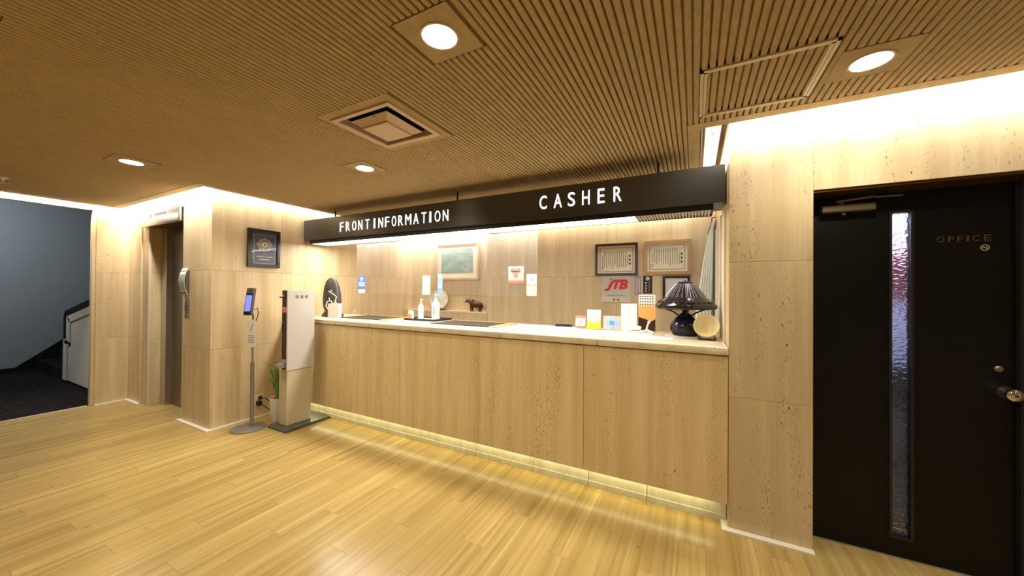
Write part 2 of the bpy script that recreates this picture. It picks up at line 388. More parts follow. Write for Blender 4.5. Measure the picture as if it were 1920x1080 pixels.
# ---- floor with planks
fl = MB().box(-6.45, -4.6, -0.06, 3.2, 4.9, -0.012).build('floor', 'wood'); struct(fl, 'pale yellow wooden plank floor')
PW, PL = 0.155, 0.92
pme = MB().box(-PW/2+0.0003, -PL/2+0.0005, -0.012, PW/2-0.0003, PL/2-0.0005, 0.0)
src = None; cnt = 0
ncol = int((1.75+6.45)/PW)+1
for i in range(ncol):
    xc = -6.45+PW*(i+0.5)
    yo = ((i*0.37) % 1.0)*PL + random.uniform(-0.05, 0.05)
    ymax = 2.66 if xc > -6.3 else 1.9
    y = ymax
    # near the back the planks are cut to length, so place whole planks on a shifted lattice that runs under the counter
    k0 = -2
    for k in range(-1, 5):
        yc = yo + k*PL - 0.2
        if yc+PL/2 < -0.5 or yc-PL/2 > 2.62: continue
        if xc < -4.35 and yc-PL/2 > 1.98: continue
        if src is None:
            src = pme.build('plank', 'wood', fl); src.location = (xc, yc, 0); o = src
        else: o = obj_copy(src, (xc, yc, 0), fl)
        cnt += 1
fr = MB().box(-6.45, -4.6, -0.012, 3.2, -0.9, -0.0005).build('plank_field', 'wood', fl); fr['kind'] = 'stuff'

# ---- ceiling: boards with openings, ribs
VENT = (-1.90, 1.25, -1.355, 1.785); HATCH = (0.02, 1.745, 0.495, 2.205)
LIGHTS = [(-0.868, 1.06), (0.650, 1.985), (-3.866, 1.06), (-2.345, 1.955), (-2.34, 0.15), (0.65, 0.15), (-0.87, -0.75), (-3.87, -0.75), (2.15, 1.06), (2.15, -0.75), (-2.34, -1.65), (0.65, -1.65), (-3.87, -2.55), (-0.87, -2.55), (2.15, -2.55), (-2.34, -3.45), (0.65, -3.45)]
def ceil_in(x, y):
    if y < -4.6: return False
    if x < -6.28 or x > 3.2: return False
    if x < -4.16: return y < 1.625
    if x < 0.035: return y < 4.28
    return y < 2.363
vh = (-1.82, 1.33, -1.43, 1.70)     # the vent's hole
xs = sorted({-6.28, -4.16, 0.035, 3.2, vh[0], vh[2]}); ys = sorted({-4.6, 1.625, 2.363, 4.28, vh[1], vh[3]})
cb = MB()
for xa, xb in zip(xs, xs[1:]):
    for ya, yb in zip(ys, ys[1:]):
        xm, ym = (xa+xb)/2, (ya+yb)/2
        if ceil_in(xm, ym) and not (vh[0] < xm < vh[2] and vh[1] < ym < vh[3]): cb.box(xa, ya, HC+0.018, xb, yb, HC+0.05)
ce = cb.build('ceiling', 'ceil'); struct(ce, 'brown ribbed acoustic ceiling')
# smooth edge borders
B0 = 0.075
for (a, b_, c, d) in ((-6.28, 1.625-B0, -4.16+B0, 1.625), (-4.16, 1.625, -4.16+B0, 4.28), (0.035-B0, 2.363-B0, 0.035, 4.28), (0.035, 2.363-B0, 3.2, 2.363), (-6.28, -4.6, -6.28+B0, 1.625-B0)):
    MB().box(a, b_, HC-0.001, c, d, HC+0.05).build('edge_border', 'ceil', ce)
# the ceiling edge battens (dark shadow line at the coves)
PITCHR = 0.0302
meshes = {}
def rib_mesh(L):
    k = round(L, 3)
    if k not in meshes:
        prof = [(-0.0122, 0.0070), (-0.0116, -0.0070), (-0.0094, -0.0106), (-0.005, -0.0115), (0.005, -0.0115), (0.0094, -0.0106), (0.0116, -0.0070), (0.0122, 0.0070)]
        mb = MB(); mb.prism(prof, 'y', 0, L)
        ob = mb.build('ceiling_rib', 'rib', ce); meshes[k] = ob; return ob, True
    return meshes[k], False
def rib(x, y0, y1):
    if y1-y0 < 0.01: return
    ob, fresh = rib_mesh(y1-y0)
    if fresh: ob.location = (x, y0, HC+0.0115)
    else: obj_copy(ob, (x, y0, HC+0.0115), ce)
PL_H = 0.122
cut = [VENT, HATCH]+[(x-PL_H, y-PL_H-0.005, x+PL_H, y+PL_H+0.005) for x, y in LIGHTS]
n = int((1.75+6.2)/PITCHR)
YN = -0.8
for i in range(n):
    x = -6.2+PITCHR*(i+0.5)
    if x < -4.16+B0: ye = 1.625-B0
    elif x > 0.035-B0: ye = 2.363-B0
    else: ye = 3.3
    segs = [(YN, ye)]
    for (a, b_, c, d) in cut:
        if a-0.006 < x < c+0.006:
            ns = []
            for (s0, s1) in segs:
                if d <= s0 or b_ >= s1: ns.append((s0, s1)); continue
                if b_ > s0: ns.append((s0, b_))
                if d < s1: ns.append((d, s1))
            segs = ns
    for s in segs: rib(x, *s)
far = MB()
for i in range(n):
    x = -6.2+PITCHR*(i+0.5)
    far.box(x-0.0105, -4.6, HC, x+0.0105, YN-0.002, HC+0.0185)
    if -4.0 < x < -0.05: far.box(x-0.0105, 3.302, HC, x+0.0105, 4.2, HC+0.0185)
fo = far.build('rib_field', 'rib', ce); fo['kind'] = 'stuff'
# hatch ribs
for i in range(15):
    x = HATCH[0]+0.030+PITCHR*(i+0.0)
    rib(x, HATCH[1]+0.026, HATCH[3]-0.022)
ua = MB().box(-6.9, -4.7, ZTOP, 3.3, 5.0, ZTOP+0.06).build('ceiling_upper', 'white_wall'); struct(ua, 'slab above the ceiling')

# ---- walls
# left wall (X = XL), faces +X
wl = MB().box(XL-0.30, YE+0.03, 0, XL-0.021, 4.75, ZTOP).build('wall_left', 'joint'); struct(wl, 'travertine side wall')
ycuts = [YE+0.02, 2.42, 3.06, 3.70, 4.70]
for ya, yb in zip(ycuts, ycuts[1:]):
    for za, zb in ((0, 0.8), (0.8, 1.6), (1.6, 2.40), (2.40, ZTOP)): slab(wl, XL-0.022, ya, za, XL, yb, zb, ax='yz')
# elevator wall (Y = YE), faces -Y
we = MB()
we.box(-6.55, YE+0.021, 0, -6.01, YE+0.30, ZTOP); we.box(-4.90, YE+0.021, 0, XL-0.021, YE+0.30, ZTOP); we.box(-6.01, YE+0.021, 2.16, -4.90, YE+0.30, ZTOP)
we = we.build('wall_elevator', 'joint'); struct(we, 'travertine wall around the elevator')
for za, zb in ((0, 0.8), (0.8, 1.6), (1.6, 2.16), (2.16, ZTOP)):
    slab(we, -4.90, YE, za, XL, YE+0.022, zb)
    slab(we, -4.90, YE+0.022, za, -4.88, YE+0.19, zb, ax='z')          # right reveal
    slab(we, -6.37, YE, za, -6.01, YE+0.022, zb)
    if zb <= 2.17: slab(we, -6.01, YE+0.012, za, -5.812, YE+0.032, zb)
slab(we, -6.01, YE, 2.30, -4.90, YE+0.022, ZTOP)
for za, zb in ((0, 0.8), (0.8, 1.6), (1.6, 2.15)): slab(we, -5.84, YE+0.032, za, -5.812, YE+0.20, zb, ax='z')
MB().box(-5.816, YE+0.004, 0, -5.806, YE+0.030, 2.14).build('corner_bead', 'alu', we)
MB().box(-5.84, YE+0.001, 2.145, -4.88, YE+0.184, 2.159).build('soffit', 'steel_dark', we)
# wall beside the stair opening (X = -6.37), faces +X
wo = MB()
wo.box(-6.44, 1.455, 0, -6.391, YE+0.3, ZTOP); wo.box(-6.44, -1.3, 2.345, -6.391, 1.455, ZTOP); wo.box(-6.52, -4.6, 0, -6.391, -1.3, ZTOP)
wo = wo.build('wall_opening', 'joint'); struct(wo, 'travertine wall at the stair opening')
for za, zb in ((0, 0.8), (0.8, 1.6), (1.6, 2.345), (2.345, ZTOP)): slab(wo, -6.392, 1.46, za, -6.37, YE, zb, ax='yz')
for za, zb in ((0, 2.345),): MB().box(-6.444, 1.43, za, -6.376, 1.459, zb).build('opening_jamb', 'trav', wo)
MB().box(-6.444, -1.3, 2.338, -6.376, 1.46, 2.40).build('opening_head', 'strip', wo)
for k in range(3): slab(wo, -6.392, -1.3+k*0.92, 2.40, -6.372, -1.3+(k+1)*0.92, ZTOP, ax='yz')
# right wall: pillar and wall over the door (Y = YP), faces -Y
wr = MB()
wr.box(0.206, YP+0.021, 0, 0.56, YP+0.16, ZTOP); wr.box(0.56, YP+0.021, 2.0, 3.2, YP+0.16, ZTOP); wr.box(1.47, YP+0.021, 0, 3.2, YP+0.16, 2.0); wr.box(0.206, YP+0.16, 0, 0.56, 4.62, ZTOP)
wr = wr.build('wall_right', 'joint'); struct(wr, 'travertine pillar and lintel at the office door')
for za, zb in ((0, 0.795), (0.795, 1.6), (1.6, ZTOP)): slab(wr, 0.185, YP, za, 0.581, YP+0.022, zb, g=0.0007)
for xa, xb in ((0.581, 1.35), (1.35, 2.2), (2.2, 3.2)): slab(wr, xa, YP, 1.985, xb, YP+0.022, ZTOP, g=0.0004)
for xa, xb in ((1.49, 2.3), (2.3, 3.2)): slab(wr, xa, YP, 0, xb, YP+0.022, 1.985)
for za, zb in ((0, 0.795), (0.795, 1.6), (1.6, ZTOP)): slab(wr, 0.559, YP+0.022, za, 0.581, YP+0.165, zb, ax='z')
for za, zb in ((0, 1.08), (1.08, 2.0), (2.0, ZTOP)): slab(wr, 0.185, YP+0.0225, za, 0.207, 4.60, zb, ax='z')
MB().box(0.581, YP+0.012, 1.972, 1.49, YP+0.165, 1.986).build('door_soffit', 'bronze', wr)
# back wall of the reception with the niche
wb = MB(); wb.box(-2.68, YB+0.021, 0, 0.3, YB+0.3, ZTOP)
wb = wb.build('wall_back', 'joint'); struct(wb, 'travertine wall behind the reception counter')
wn = MB().box(-4.6, YB+0.172, 0, -2.68, YB+0.3, ZTOP).build('wall_niche', 'joint'); struct(wn, 'travertine back of the niche')
wg = MB().box(-4.28, YB+0.022, 0, -2.681, YB+0.171, 1.075).build('wall_ledge', 'joint'); struct(wg, 'low stone wall under the niche ledge')
xc_ = [-2.675, -2.06, -1.45, -0.84, -0.23, 0.19]
for xa, xb in zip(xc_, xc_[1:]):
    for za, zb in ((0, 0.8), (0.8, 1.6), (1.6, 2.39)): slab(wb, xa, YB, za, xb, YB+0.022, zb, g=0.0010)
for xa, xb in ((-4.28, -3.75), (-3.75, -3.2), (-3.2, -2.68)):
    for za, zb in ((1.09, 1.7), (1.7, 2.39)): slab(wn, xa, YB+0.15, za, xb, YB+0.172, zb, g=0.0008)
    slab(wg, xa, YB, 0, xb, YB+0.022, 1.075, g=0.0008)
slab(wb, -2.70, YB+0.022, 1.09, -2.678, YB+0.17, 2.39, ax='z')
MB().box(-4.28, YB-0.004, 1.076, -2.68, YB+0.15, 1.098).build('niche_ledge', 'trav_top', wg)
# rear and far walls that close the lobby behind the camera
struct(MB().box(-6.6, -4.7, 0, 3.3, -4.6, ZTOP).build('wall_rear', 'white_wall'), 'plain beige wall behind the camera')
struct(MB().box(3.2, -4.6, 0, 3.3, 2.6, ZTOP).build('wall_far_right', 'white_wall'), 'plain beige wall at the right end of the lobby')
struct(MB().box(0.9, 4.6, 0, 3.3, 4.7, ZTOP).build('wall_office_rear', 'office_wall'), 'office wall behind the door')

# ---- cream floor strips along the stone bases
def strip(nm, *boxes):
    mb = MB()
    for b_ in boxes: mb.box(*b_)
    return struct(mb.build(nm, 'strip'))
SH = 0.014
strip('trim_1', (0.150, YP-0.042, 0, 0.583, YP-0.001, SH), (0.150, YP-0.001, 0, 0.184, 2.556, SH))
strip('trim_2', (-4.925, YE-0.040, 0, XL+0.038, YE-0.001, SH), (XL+0.001, YE-0.001, 0, XL+0.038, 2.50, SH))
strip('trim_3', (-6.368, YE-0.036, 0, -5.98, YE-0.001, SH), (-6.368, 1.46, 0, -6.335, YE-0.036, SH))
struct(MB().box(-6.45, -1.3, 0, -6.425, 1.42, 0.006).build('trim_4', 'alu'), 'metal edge strip between wood and carpet')
struct(MB().box(0.56, 2.640, 0, 1.50, 2.652, 0.008).build('trim_5', 'steel'), 'metal threshold of the office door')

# ---- elevator door
ed = MB().box(-5.79, YE+0.185, 0, -4.90, YE+0.215, 2.15).build('door_2', 'steel_dark'); struct(ed, 'brushed steel elevator door')
MB().box(-5.808, YE+0.12, 0, -5.665, YE+0.184, 2.15).build('door_frame', 'steel', ed)
MB().box(-5.664, YE+0.178, 0.01, -5.30, YE+0.184, 2.14).build('door_panel', 'steel_dark', ed)
MB().box(-5.296, YE+0.176, 0.01, -4.905, YE+0.184, 2.14).build('door_panel', 'steel_dark', ed)
struct(MB().box(-6.5, YE+0.30, 0, -4.3, YE+0.36, ZTOP).build('wall_shaft', 'office_dark'), 'dark elevator shaft wall')

# ---- stairwell
st = MB().box(-10.2, -2.0, -0.05, -6.45, 4.4, 0.0).build('floor_stairwell', 'carpet'); struct(st, 'dark purple-brown carpet in the stairwell')
struct(MB().box(-10.15, -2.0, 0, -10.0, 4.4, 3.2).build('wall_stairwell_far', 'stair_wall'), 'grey stairwell wall')
struct(MB().box(-10.15, 4.3, 0, -6.4, 4.4, 3.2).build('wall_stairwell_end', 'stair_wall'))
struct(MB().box(-10.15, -2.1, 0, -6.5, -2.0, 3.2).build('wall_stairwell_near', 'stair_wall'))
struct(MB().box(-10.15, -2.1, 3.2, -6.4, 4.4, 3.3).build('ceiling_stairwell', 'stair_wall'))
struct(MB().box(-9.998, -2.0, 0, -9.985, 1.40, 0.075).build('baseboard_stairwell', 'black'))
stair = thing('staircase', 'dark carpeted steps rising beside the grey stairwell wall', 'stairs', (-9.2, 1.4, 0))
for k in range(7): MB().box(-9.984, 1.64+k*0.21, 0, -8.48, 1.64+(k+1)*0.21+0.02, 0.165*(k+1)).build('step', 'carpet', stair)
MB().prism([(1.38, 0.0), (1.40, 0.06), (2.9, 1.32), (2.9, 0.0)], 'x', -9.998, -9.986).build('stringer', 'black', stair)
par = thing('stair_parapet', 'off-white plaster parapet of the stairs with raised border', 'parapet', (-7.5, 1.68, 0))
poly = [(-8.43, 0.035), (-8.43, 0.63), (-8.29, 0.645), (-8.29, 0.99), (-7.2, 1.185), (-6.54, 1.30), (-6.54, 0.035)]
MB().prism(poly, 'y', 1.63, 1.76).build('panel', 'plaster', par)
bo = MB()
for pq in ([(-8.43, 0.035), (-8.43, 0.63), (-8.25, 0.60), (-8.25, 0.035)], [(-8.43, 0.63), (-8.29, 0.645), (-8.13, 0.60), (-8.13, 0.56), (-8.25, 0.56), (-8.35, 0.58)],
           [(-8.29, 0.60), (-8.29, 0.99), (-8.13, 0.94), (-8.13, 0.56)], [(-8.29, 0.99), (-6.54, 1.30), (-6.54, 1.20), (-8.15, 0.90)]):
    bo.prism(pq, 'y', 1.615, 1.632)
bo.build('border', 'plaster', par)
MB().box(-8.24, 1.64, 0.0, -6.54, 1.74, 0.034).build('skirting', 'black', par)
hr = thing('handrail', 'black handrail capping the sloping stair parapet', 'handrail', (-8.3, 1.69, 0.65))
MB().prism([(-8.37, 0.985), (-8.31, 1.065), (-6.54, 1.378), (-6.54, 1.303), (-8.289, 0.993)], 'y', 1.605, 1.765).build('rail', 'rail_black', hr)
MB().box(-8.37, 1.605, 0.66, -8.292, 1.75, 0.99).build('rail_post', 'rail_black', hr)

# ================================================================== OFFICE DOOR
DY = 2.645
dr = MB()
gx0, gx1, gz0, gz1 = 0.951, 1.023, 0.116, 1.855
for (a, b_, c, d) in ((0.585, 0.008, gx0, 1.968), (gx1, 0.008, 1.385, 1.968), (gx0, 0.008, gx1, gz0), (gx0, gz1, gx1, 1.968)): dr.box(a, DY, b_, c, DY+0.04, d)
dr = dr.build('door_1', 'door'); struct(dr, 'black office door with a narrow textured glass slit')
pn = MB()
for (a, b_, c, d) in ((gx0-0.012, gz0-0.012, gx0, gz1+0.014), (gx1, gz0-0.012, gx1+0.012, gz1+0.014), (gx0, gz1, gx1, gz1+0.014), (gx0, gz0-0.012, gx1, gz0)): pn.box(a, DY-0.006, b_, c, DY+0.001, d)
pn.build('glazing_bead', 'black', dr)
MB().box(gx0, DY+0.014, gz0, gx1, DY+0.020, gz1).build('glass_pane', 'hammered', dr)
MB().box(1.387, DY-0.03, 0, 1.49, DY+0.05, 1.972).build('door_frame', 'black', dr)
MB().box(0.581, DY-0.002, 1.969, 1.387, DY+0.04, 1.980).build('door_header', 'black', dr)
cl = MB().rbox(0.645, DY-0.055, 1.874, 0.872, DY, 1.915, 0.006).build('door_closer', 'closer', dr)
MB().cyl((0.745, DY-0.03, 1.858), (0.745, DY-0.03, 1.874), 0.010).build('closer_cap', 'closer', cl)
am = MB(); am.cyl((0.735, DY-0.03, 1.915), (0.735, DY-0.03, 1.94), 0.012); am.tube([(0.71, DY-0.035, 1.935), (0.86, DY-0.075, 1.942)], 0.007); am.tube([(0.86, DY-0.072, 1.938), (0.985, DY-0.02, 1.946)], 0.006)
am.build('closer_arm', 'closer', cl)
kn = MB(); kn.frame(o=(1.352, DY, 0.94), ex=(1, 0, 0), ey=(0, 0, 1), ez=(0, -1, 0)).lathe([(0.012, 0.006), (0.012, 0.030), (0.022, 0.040), (0.029, 0.052), (0.028, 0.064), (0.018, 0.072), (0.004, 0.074)], 20)
kb = kn.build('door_knob', 'chrome', dr, True)
MB(**FRONT(1.352, DY, 0.94)).lathe([(0.032, 0.0005), (0.032, 0.006), (0.013, 0.010)], 20).build('knob_rose', 'black', dr)
MB(**FRONT(1.352, DY, 0.94)).lathe([(0.007, 0.072), (0.006, 0.077), (0.002, 0.078)], 12).build('keyhole', 'bronze', kb)
MB(**FRONT(1.330, DY, 1.052)).lathe([(0.016, 0), (0.016, 0.008), (0.010, 0.014), (0.002, 0.015)], 16).build('lock_cylinder', 'closer', dr, True)
LX = [1.120, 1.160, 1.192, 1.224, 1.244, 1.283]; LW = [0.026, 0.021, 0.021, 0.008, 0.024, 0.024]
for ch, x, w in zip('OFFICE', LX, LW):
    fit_text(MB(**FRONT(0, DY, 0)), ch, x, x+w, 1.686, 1.716, 0.0005, 0.004).build('letter', 'brass', dr)
ns = MB(**FRONT(1.287, DY, 1.652)); ns.ring(0, 0, 0.0005, 0.002, 0.0125, 0.0155)
ns.frame(**{**FRONT(1.287, DY, 1.652), 'ex': (0.74, 0, -0.67), 'ey': (0.67, 0, 0.74)}).box(-0.0125, -0.0013, 0.0005, 0.0125, 0.0013, 0.002)
ns.frame(**FRONT(1.287, DY, 1.652)).box(-0.0095, -0.002, 0.0005, 0.003, 0.001, 0.0018); ns.box(0.004, -0.002, 0.0005, 0.0085, 0.001, 0.0018); ns.box(0.004, 0.003, 0.0005, 0.0055, 0.008, 0.0018)
ns.build('no_smoking_sticker', 'alu', dr)
# the office behind the glass
oc = thing('filing_cabinet', 'dark low cabinet blurred behind the door glass', 'cabinet', (1.1, 3.3, 0))
MB().box(0.62, 3.05, 0.0, 1.6, 3.5, 0.98).build('body', 'office_dark', oc); MB().box(0.64, 3.03, 0.03, 1.58, 3.05, 0.36).build('drawer', 'office_wall', oc); MB().box(0.64, 3.03, 0.38, 1.58, 3.05, 0.70).build('drawer', 'office_wall', oc)
tag(MB().rbox(0.65, 3.18, 1.36, 1.6, 3.24, 1.68, 0.02).build('cloth_banner', 'office_pink'), 'pink-red blurred shape behind the door glass', 'banner')
struct(MB().box(0.565, 3.52, 0, 2.2, 3.56, 2.5).build('wall_office', 'office_wall'), 'blue-grey office partition')

# ================================================================== RECEPTION COUNTER
ct = thing('reception_counter', 'long travertine reception counter with pale stone top', 'counter', (-2.05, 2.85, 0))
MB().box(XL+0.002, 2.512, 0.15, 0.182, 2.56, 1.03).build('carcass', 'joint', ct)
MB().box(XL+0.002, 2.578, 0.0, 0.182, 3.20, 1.036).build('body', 'joint', ct)
xs_ = [XL+0.001, -3.368, -2.48, -1.592, -0.703, 0.184]
for xa, xb in zip(xs_, xs_[1:]): slab(ct, xa, 2.488, 0.140, xb, 2.510, 1.0325, 'trav_counter', 'front_slab', 0.0018)
xt = [XL+0.001, -3.52, -2.36, -1.38, -0.60, 0.184]
for xa, xb in zip(xt, xt[1:]):
    MB().rbox(xa+0.0006, 2.468, 1.0375, xb-0.0006, 3.23, 1.085, 0.008, 2).build('top_slab', 'trav_top', ct, True)
MB().box(XL+0.001, 2.494, 1.0325, 0.184, 2.52, 1.0375).build('painted_shadow_strip', 'sign_trim', ct)  # black strip paints the shaded line under the overhanging top
xp = [XL+0.001, -3.78, -3.24, -2.70, -2.17, -1.65, -1.121, -0.682, -0.28, 0.183]
for xa, xb in zip(xp, xp[1:]):
    MB().box(xa+0.0018, 2.558, 0.0, xb-0.0018, 2.578, 0.150).build('skirting_stone', 'plinth', ct)
    MB().box(xa+0.0018, 2.548, 0.0, xb-0.0018, 2.558, 0.040).build('skirting_foot', 'plinth', ct)
MB().box(-4.2, 2.514, 0.139, 0.12, 2.530, 0.149).build('light_strip', 'toe_led', ct)

# ================================================================== HANGING SIGN
SY = 2.676; SZ0, SZ1 = 2.008, 2.257
sg = thing('hanging_sign', 'long dark hanging sign reading FRONT INFORMATION and CASHER in lit letters', 'sign', (-2.05, 2.80, SZ0))
MB().box(XL+0.002, SY, SZ0, 0.176, 2.955, SZ1).build('sign_body', 'sign', sg)
FI = [('F', -3.605, -3.547), ('R', -3.502, -3.441), ('O', -3.397, -3.335), ('N', -3.299, -3.237), ('T', -3.187, -3.127), ('I', -3.059, -3.039), ('N', -2.986, -2.923), ('F', -2.891, -2.832), ('O', -2.792, -2.735), ('R', -2.703, -2.640), ('M', -2.607, -2.529), ('A', -2.498, -2.433), ('T', -2.392, -2.333), ('I', -2.293, -2.273), ('O', -2.227, -2.162), ('N', -2.129, -2.067),
      ('C', -1.133, -1.070), ('A', -1.010, -0.941), ('S', -0.891, -0.833), ('H', -0.776, -0.718), ('E', -0.656, -0.604), ('R', -0.537, -0.479)]
for i, (ch, a, b_) in enumerate(FI):
    z0, z1 = (2.074, 2.180) if i < 16 else (2.086, 2.196)
    fit_text(MB(**FRONT(0, SY, 0)), ch, a, b_, z0, z1, 0.0005, 0.006, bold=-0.006 if i < 16 else 0.004).build('letter', 'letter', sg)
lt = MB(); lt.box(-4.19, 2.698, 1.969, 0.105, 2.704, SZ0); lt.box(-4.19, 2.928, 1.969, 0.105, 2.934, SZ0); lt.box(-4.196, 2.698, 1.969, -4.19, 2.934, SZ0); lt.box(0.105, 2.698, 1.969, 0.111, 2.934, SZ0)
lt = lt.build('light_trim', 'sign_trim', sg)
MB().box(-4.188, 2.705, 1.973, -0.40, 2.927, 1.985).build('diffuser', 'tube', lt)
for k in range(24): MB().box(-0.395+k*0.0208, 2.705, 1.972, -0.395+k*0.0208+0.012, 2.927, 1.985).build('louvre', 'louvre', lt)
MB().box(-0.40, 2.705, 1.986, 0.105, 2.927, 1.990).build('louvre_back', 'jtb_bg', lt)
for x in (-3.93, -2.09, -0.245): MB().cyl((x, 2.85, SZ1), (x, 2.85, HC+0.012), 0.009, 10).build('hanger_rod', 'sign_trim', sg)

# ================================================================== CEILING FITTINGS
names = ['round downlight nearest the camera, in a square ceiling plate', 'round downlight right of the ceiling hatch', 'round downlight above the elevator and thermometer stand', 'round downlight beyond the air vent, before the sign']
for i, (x, y) in enumerate(LIGHTS):
    lab = names[i] if i < 4 else None  # later entries are unseen fittings added to light the room
    t = thing('downlight', lab or 'unseen round downlight added out of view to light the room', 'downlight', (x, y, HC), 'downlights in the ceiling')
    MB().box(x-PL_H, y-PL_H, HC-0.001, x+PL_H, y+PL_H, HC+0.018).build('plate', 'ceil', t)
    if i < 4: MB().box(x-PL_H+0.01, y+PL_H+0.0005, HC+0.004, x+PL_H-0.01, y+PL_H+0.014, HC+0.0175).build('painted_shadow_strip', 'void', t)  # dark strip paints shade into the groove ends along the plate
    MB().ring(x, y, HC-0.004, HC-0.0008, 0.066, 0.074, 28).build('trim_ring', 'vent', t)
    MB().lathe([(0.066, HC-0.003), (0.05, HC-0.0035), (0.001, HC-0.004)], 28, (x, y, 0)).build('lens', 'downlight', t)
    d = bpy.data.lights.new('downlight_lamp', 'SPOT'); d.energy = (58, 30, 74, 52, 38, 28, 44, 10)[i] if i < 8 else 10; d.color = WARM; d.spot_size = math.radians(152); d.spot_blend = 0.6; d.shadow_soft_size = 0.06
    lo = bpy.data.objects.new('downlight_lamp', d); lo.location = (0, 0, -0.012); lo.parent = t; COL.objects.link(lo)
# air vent
vt = thing('air_vent', 'square ceiling air vent with a stepped centre plate', 'vent', ((vh[0]+vh[2])/2, (vh[1]+vh[3])/2, HC))
vb = MB()
for (a, b_, c, d) in ((VENT[0], VENT[1], VENT[2], 1.305), (VENT[0], 1.732, VENT[2], VENT[3]), (VENT[0], 1.305, -1.855, 1.732), (-1.40, 1.305, VENT[2], 1.732)): vb.box(a, b_, HC-0.001, c, d, HC+0.018)
vb.build('surround_plate', 'ceil', vt)
vf = MB()
o_, i_ = (-1.855, 1.305, -1.40, 1.732), (vh[0], vh[1], vh[2], vh[3])
for (a, b_, c, d) in ((o_[0], o_[1], o_[2], i_[1]), (o_[0], i_[3], o_[2], o_[3]), (o_[0], i_[1], i_[0], i_[3]), (i_[2], i_[1], o_[2], i_[3])): vf.box(a, b_, HC-0.010, c, d, HC+0.011)
vf.build('frame', 'vent', vt)
ln = MB()
for (a, b_, c, d) in ((i_[0], i_[3]-0.004, i_[2], i_[3]), (i_[0], i_[1], i_[0]+0.004, i_[3])): ln.box(a, b_, HC-0.008, c, d, HC+0.030)
ln.build('liner', 'vent', vt)
bx_ = MB(); z0, z1 = HC+0.018, HC+0.22
for (a, b_, c, d) in ((i_[0]-0.01, i_[1]-0.01, i_[2]+0.01, i_[1]), (i_[0]-0.01, i_[3], i_[2]+0.01, i_[3]+0.01), (i_[0]-0.01, i_[1], i_[0], i_[3]), (i_[2], i_[1], i_[2]+0.01, i_[3])): bx_.box(a, b_, z0, c, d, z1)
bx_.box(i_[0]-0.01, i_[1]-0.01, z1, i_[2]+0.01, i_[3]+0.01, z1+0.01); bx_.build('duct_box', 'void', vt)
cx, cy = (i_[0]+i_[2])/2, (i_[1]+i_[3])/2
cp = MB()
for (h0, h1, zz0, zz1) in ((0.142, 0.102, HC-0.002, HC-0.026),):
    A = [cp.V(cx+sx*h0, cy+sy*h0, zz0) for sx, sy in ((-1, -1), (1, -1), (1, 1), (-1, 1))]; Bq = [cp.V(cx+sx*h1, cy+sy*h1, zz1) for sx, sy in ((-1, -1), (1, -1), (1, 1), (-1, 1))]
    cp.f.append(A[::-1]); cp.f.append(Bq)
    for k in range(4): cp.f.append([A[k], A[(k+1) % 4], Bq[(k+1) % 4], Bq[k]])
cpo = cp.build('centre_cone', 'vent', vt)
MB().rbox(cx-0.098, cy-0.098, HC-0.036, cx+0.098, cy+0.098, HC-0.024, 0.004).build('centre_plate', 'vent', vt)
for sx, sy in ((-0.165, 0.05), (-0.1, 0.17), (0.05, -0.165), (0.14, 0.165)): MB().cyl((cx+sx*0.8, cy+sy*0.8, HC-0.008), (cx+sx*0.8, cy+sy*0.8, z1), 0.006).build('hanger', 'duct', vt)
# access hatch
ht = thing('ceiling_hatch', 'rectangular access hatch with aluminium frame in the ribbed ceiling', 'hatch', (0.26, 1.97, HC))
hb = MB()
x0, y0, x1, y1 = HATCH
for (a, b_, c, d) in ((x0, y0, x1, y0+0.014), (x0, y1-0.014, x1, y1), (x0, y0, x0+0.014, y1), (x1-0.014, y0, x1, y1)): hb.box(a, b_, HC-0.006, c, d, HC+0.011)
hb.build('outer_frame', 'alu', ht)
hb = MB()
for (a, b_, c, d) in ((x0+0.016, y0+0.016, x1-0.016, y0+0.024), (x0+0.016, y1-0.024, x1-0.016, y1-0.016), (x0+0.016, y0+0.016, x0+0.028, y1-0.016), (x1-0.028, y0+0.016, x1-0.016, y1-0.016)): hb.box(a, b_, HC-0.005, c, d, HC+0.011)
hb.build('inner_frame', 'alu', ht)
MB().box(x0+0.004, y0-0.016, HC+0.003, x1-0.004, y0-0.0005, HC+0.0175).build('painted_shadow_strip', 'void', ht)  # dark strip paints the shade where the grooves meet the hatch
MB().box(x0+0.03, y1-0.040, HC+0.003, x1-0.03, y1-0.0245, HC+0.0175).build('painted_shadow_strip', 'void', ht)  # same painted groove shade along the hatch's far inner edge
# sprinkler head
sp = thing('sprinkler', 'small pale sprinkler head on the ceiling above the stair opening', 'sprinkler', (-5.45, 0.69, HC))
MB().lathe([(0.034, HC-0.001), (0.034, HC-0.006), (0.016, HC-0.012), (0.012, HC-0.03)], 16, (-5.45, 0.69, 0)).build('escutcheon', 'cream', sp, True)
q = MB(); q.lathe([(0.004, HC-0.03), (0.004, HC-0.05), (0.020, HC-0.051), (0.020, HC-0.054)], 12, (-5.45, 0.69, 0)); q.tube([(-5.462, 0.69, HC-0.028), (-5.466, 0.69, HC-0.042), (-5.45, 0.69, HC-0.05)], 0.003); q.tube([(-5.438, 0.69, HC-0.028), (-5.434, 0.69, HC-0.042), (-5.45, 0.69, HC-0.05)], 0.003)
q.build('deflector', 'cream', sp)
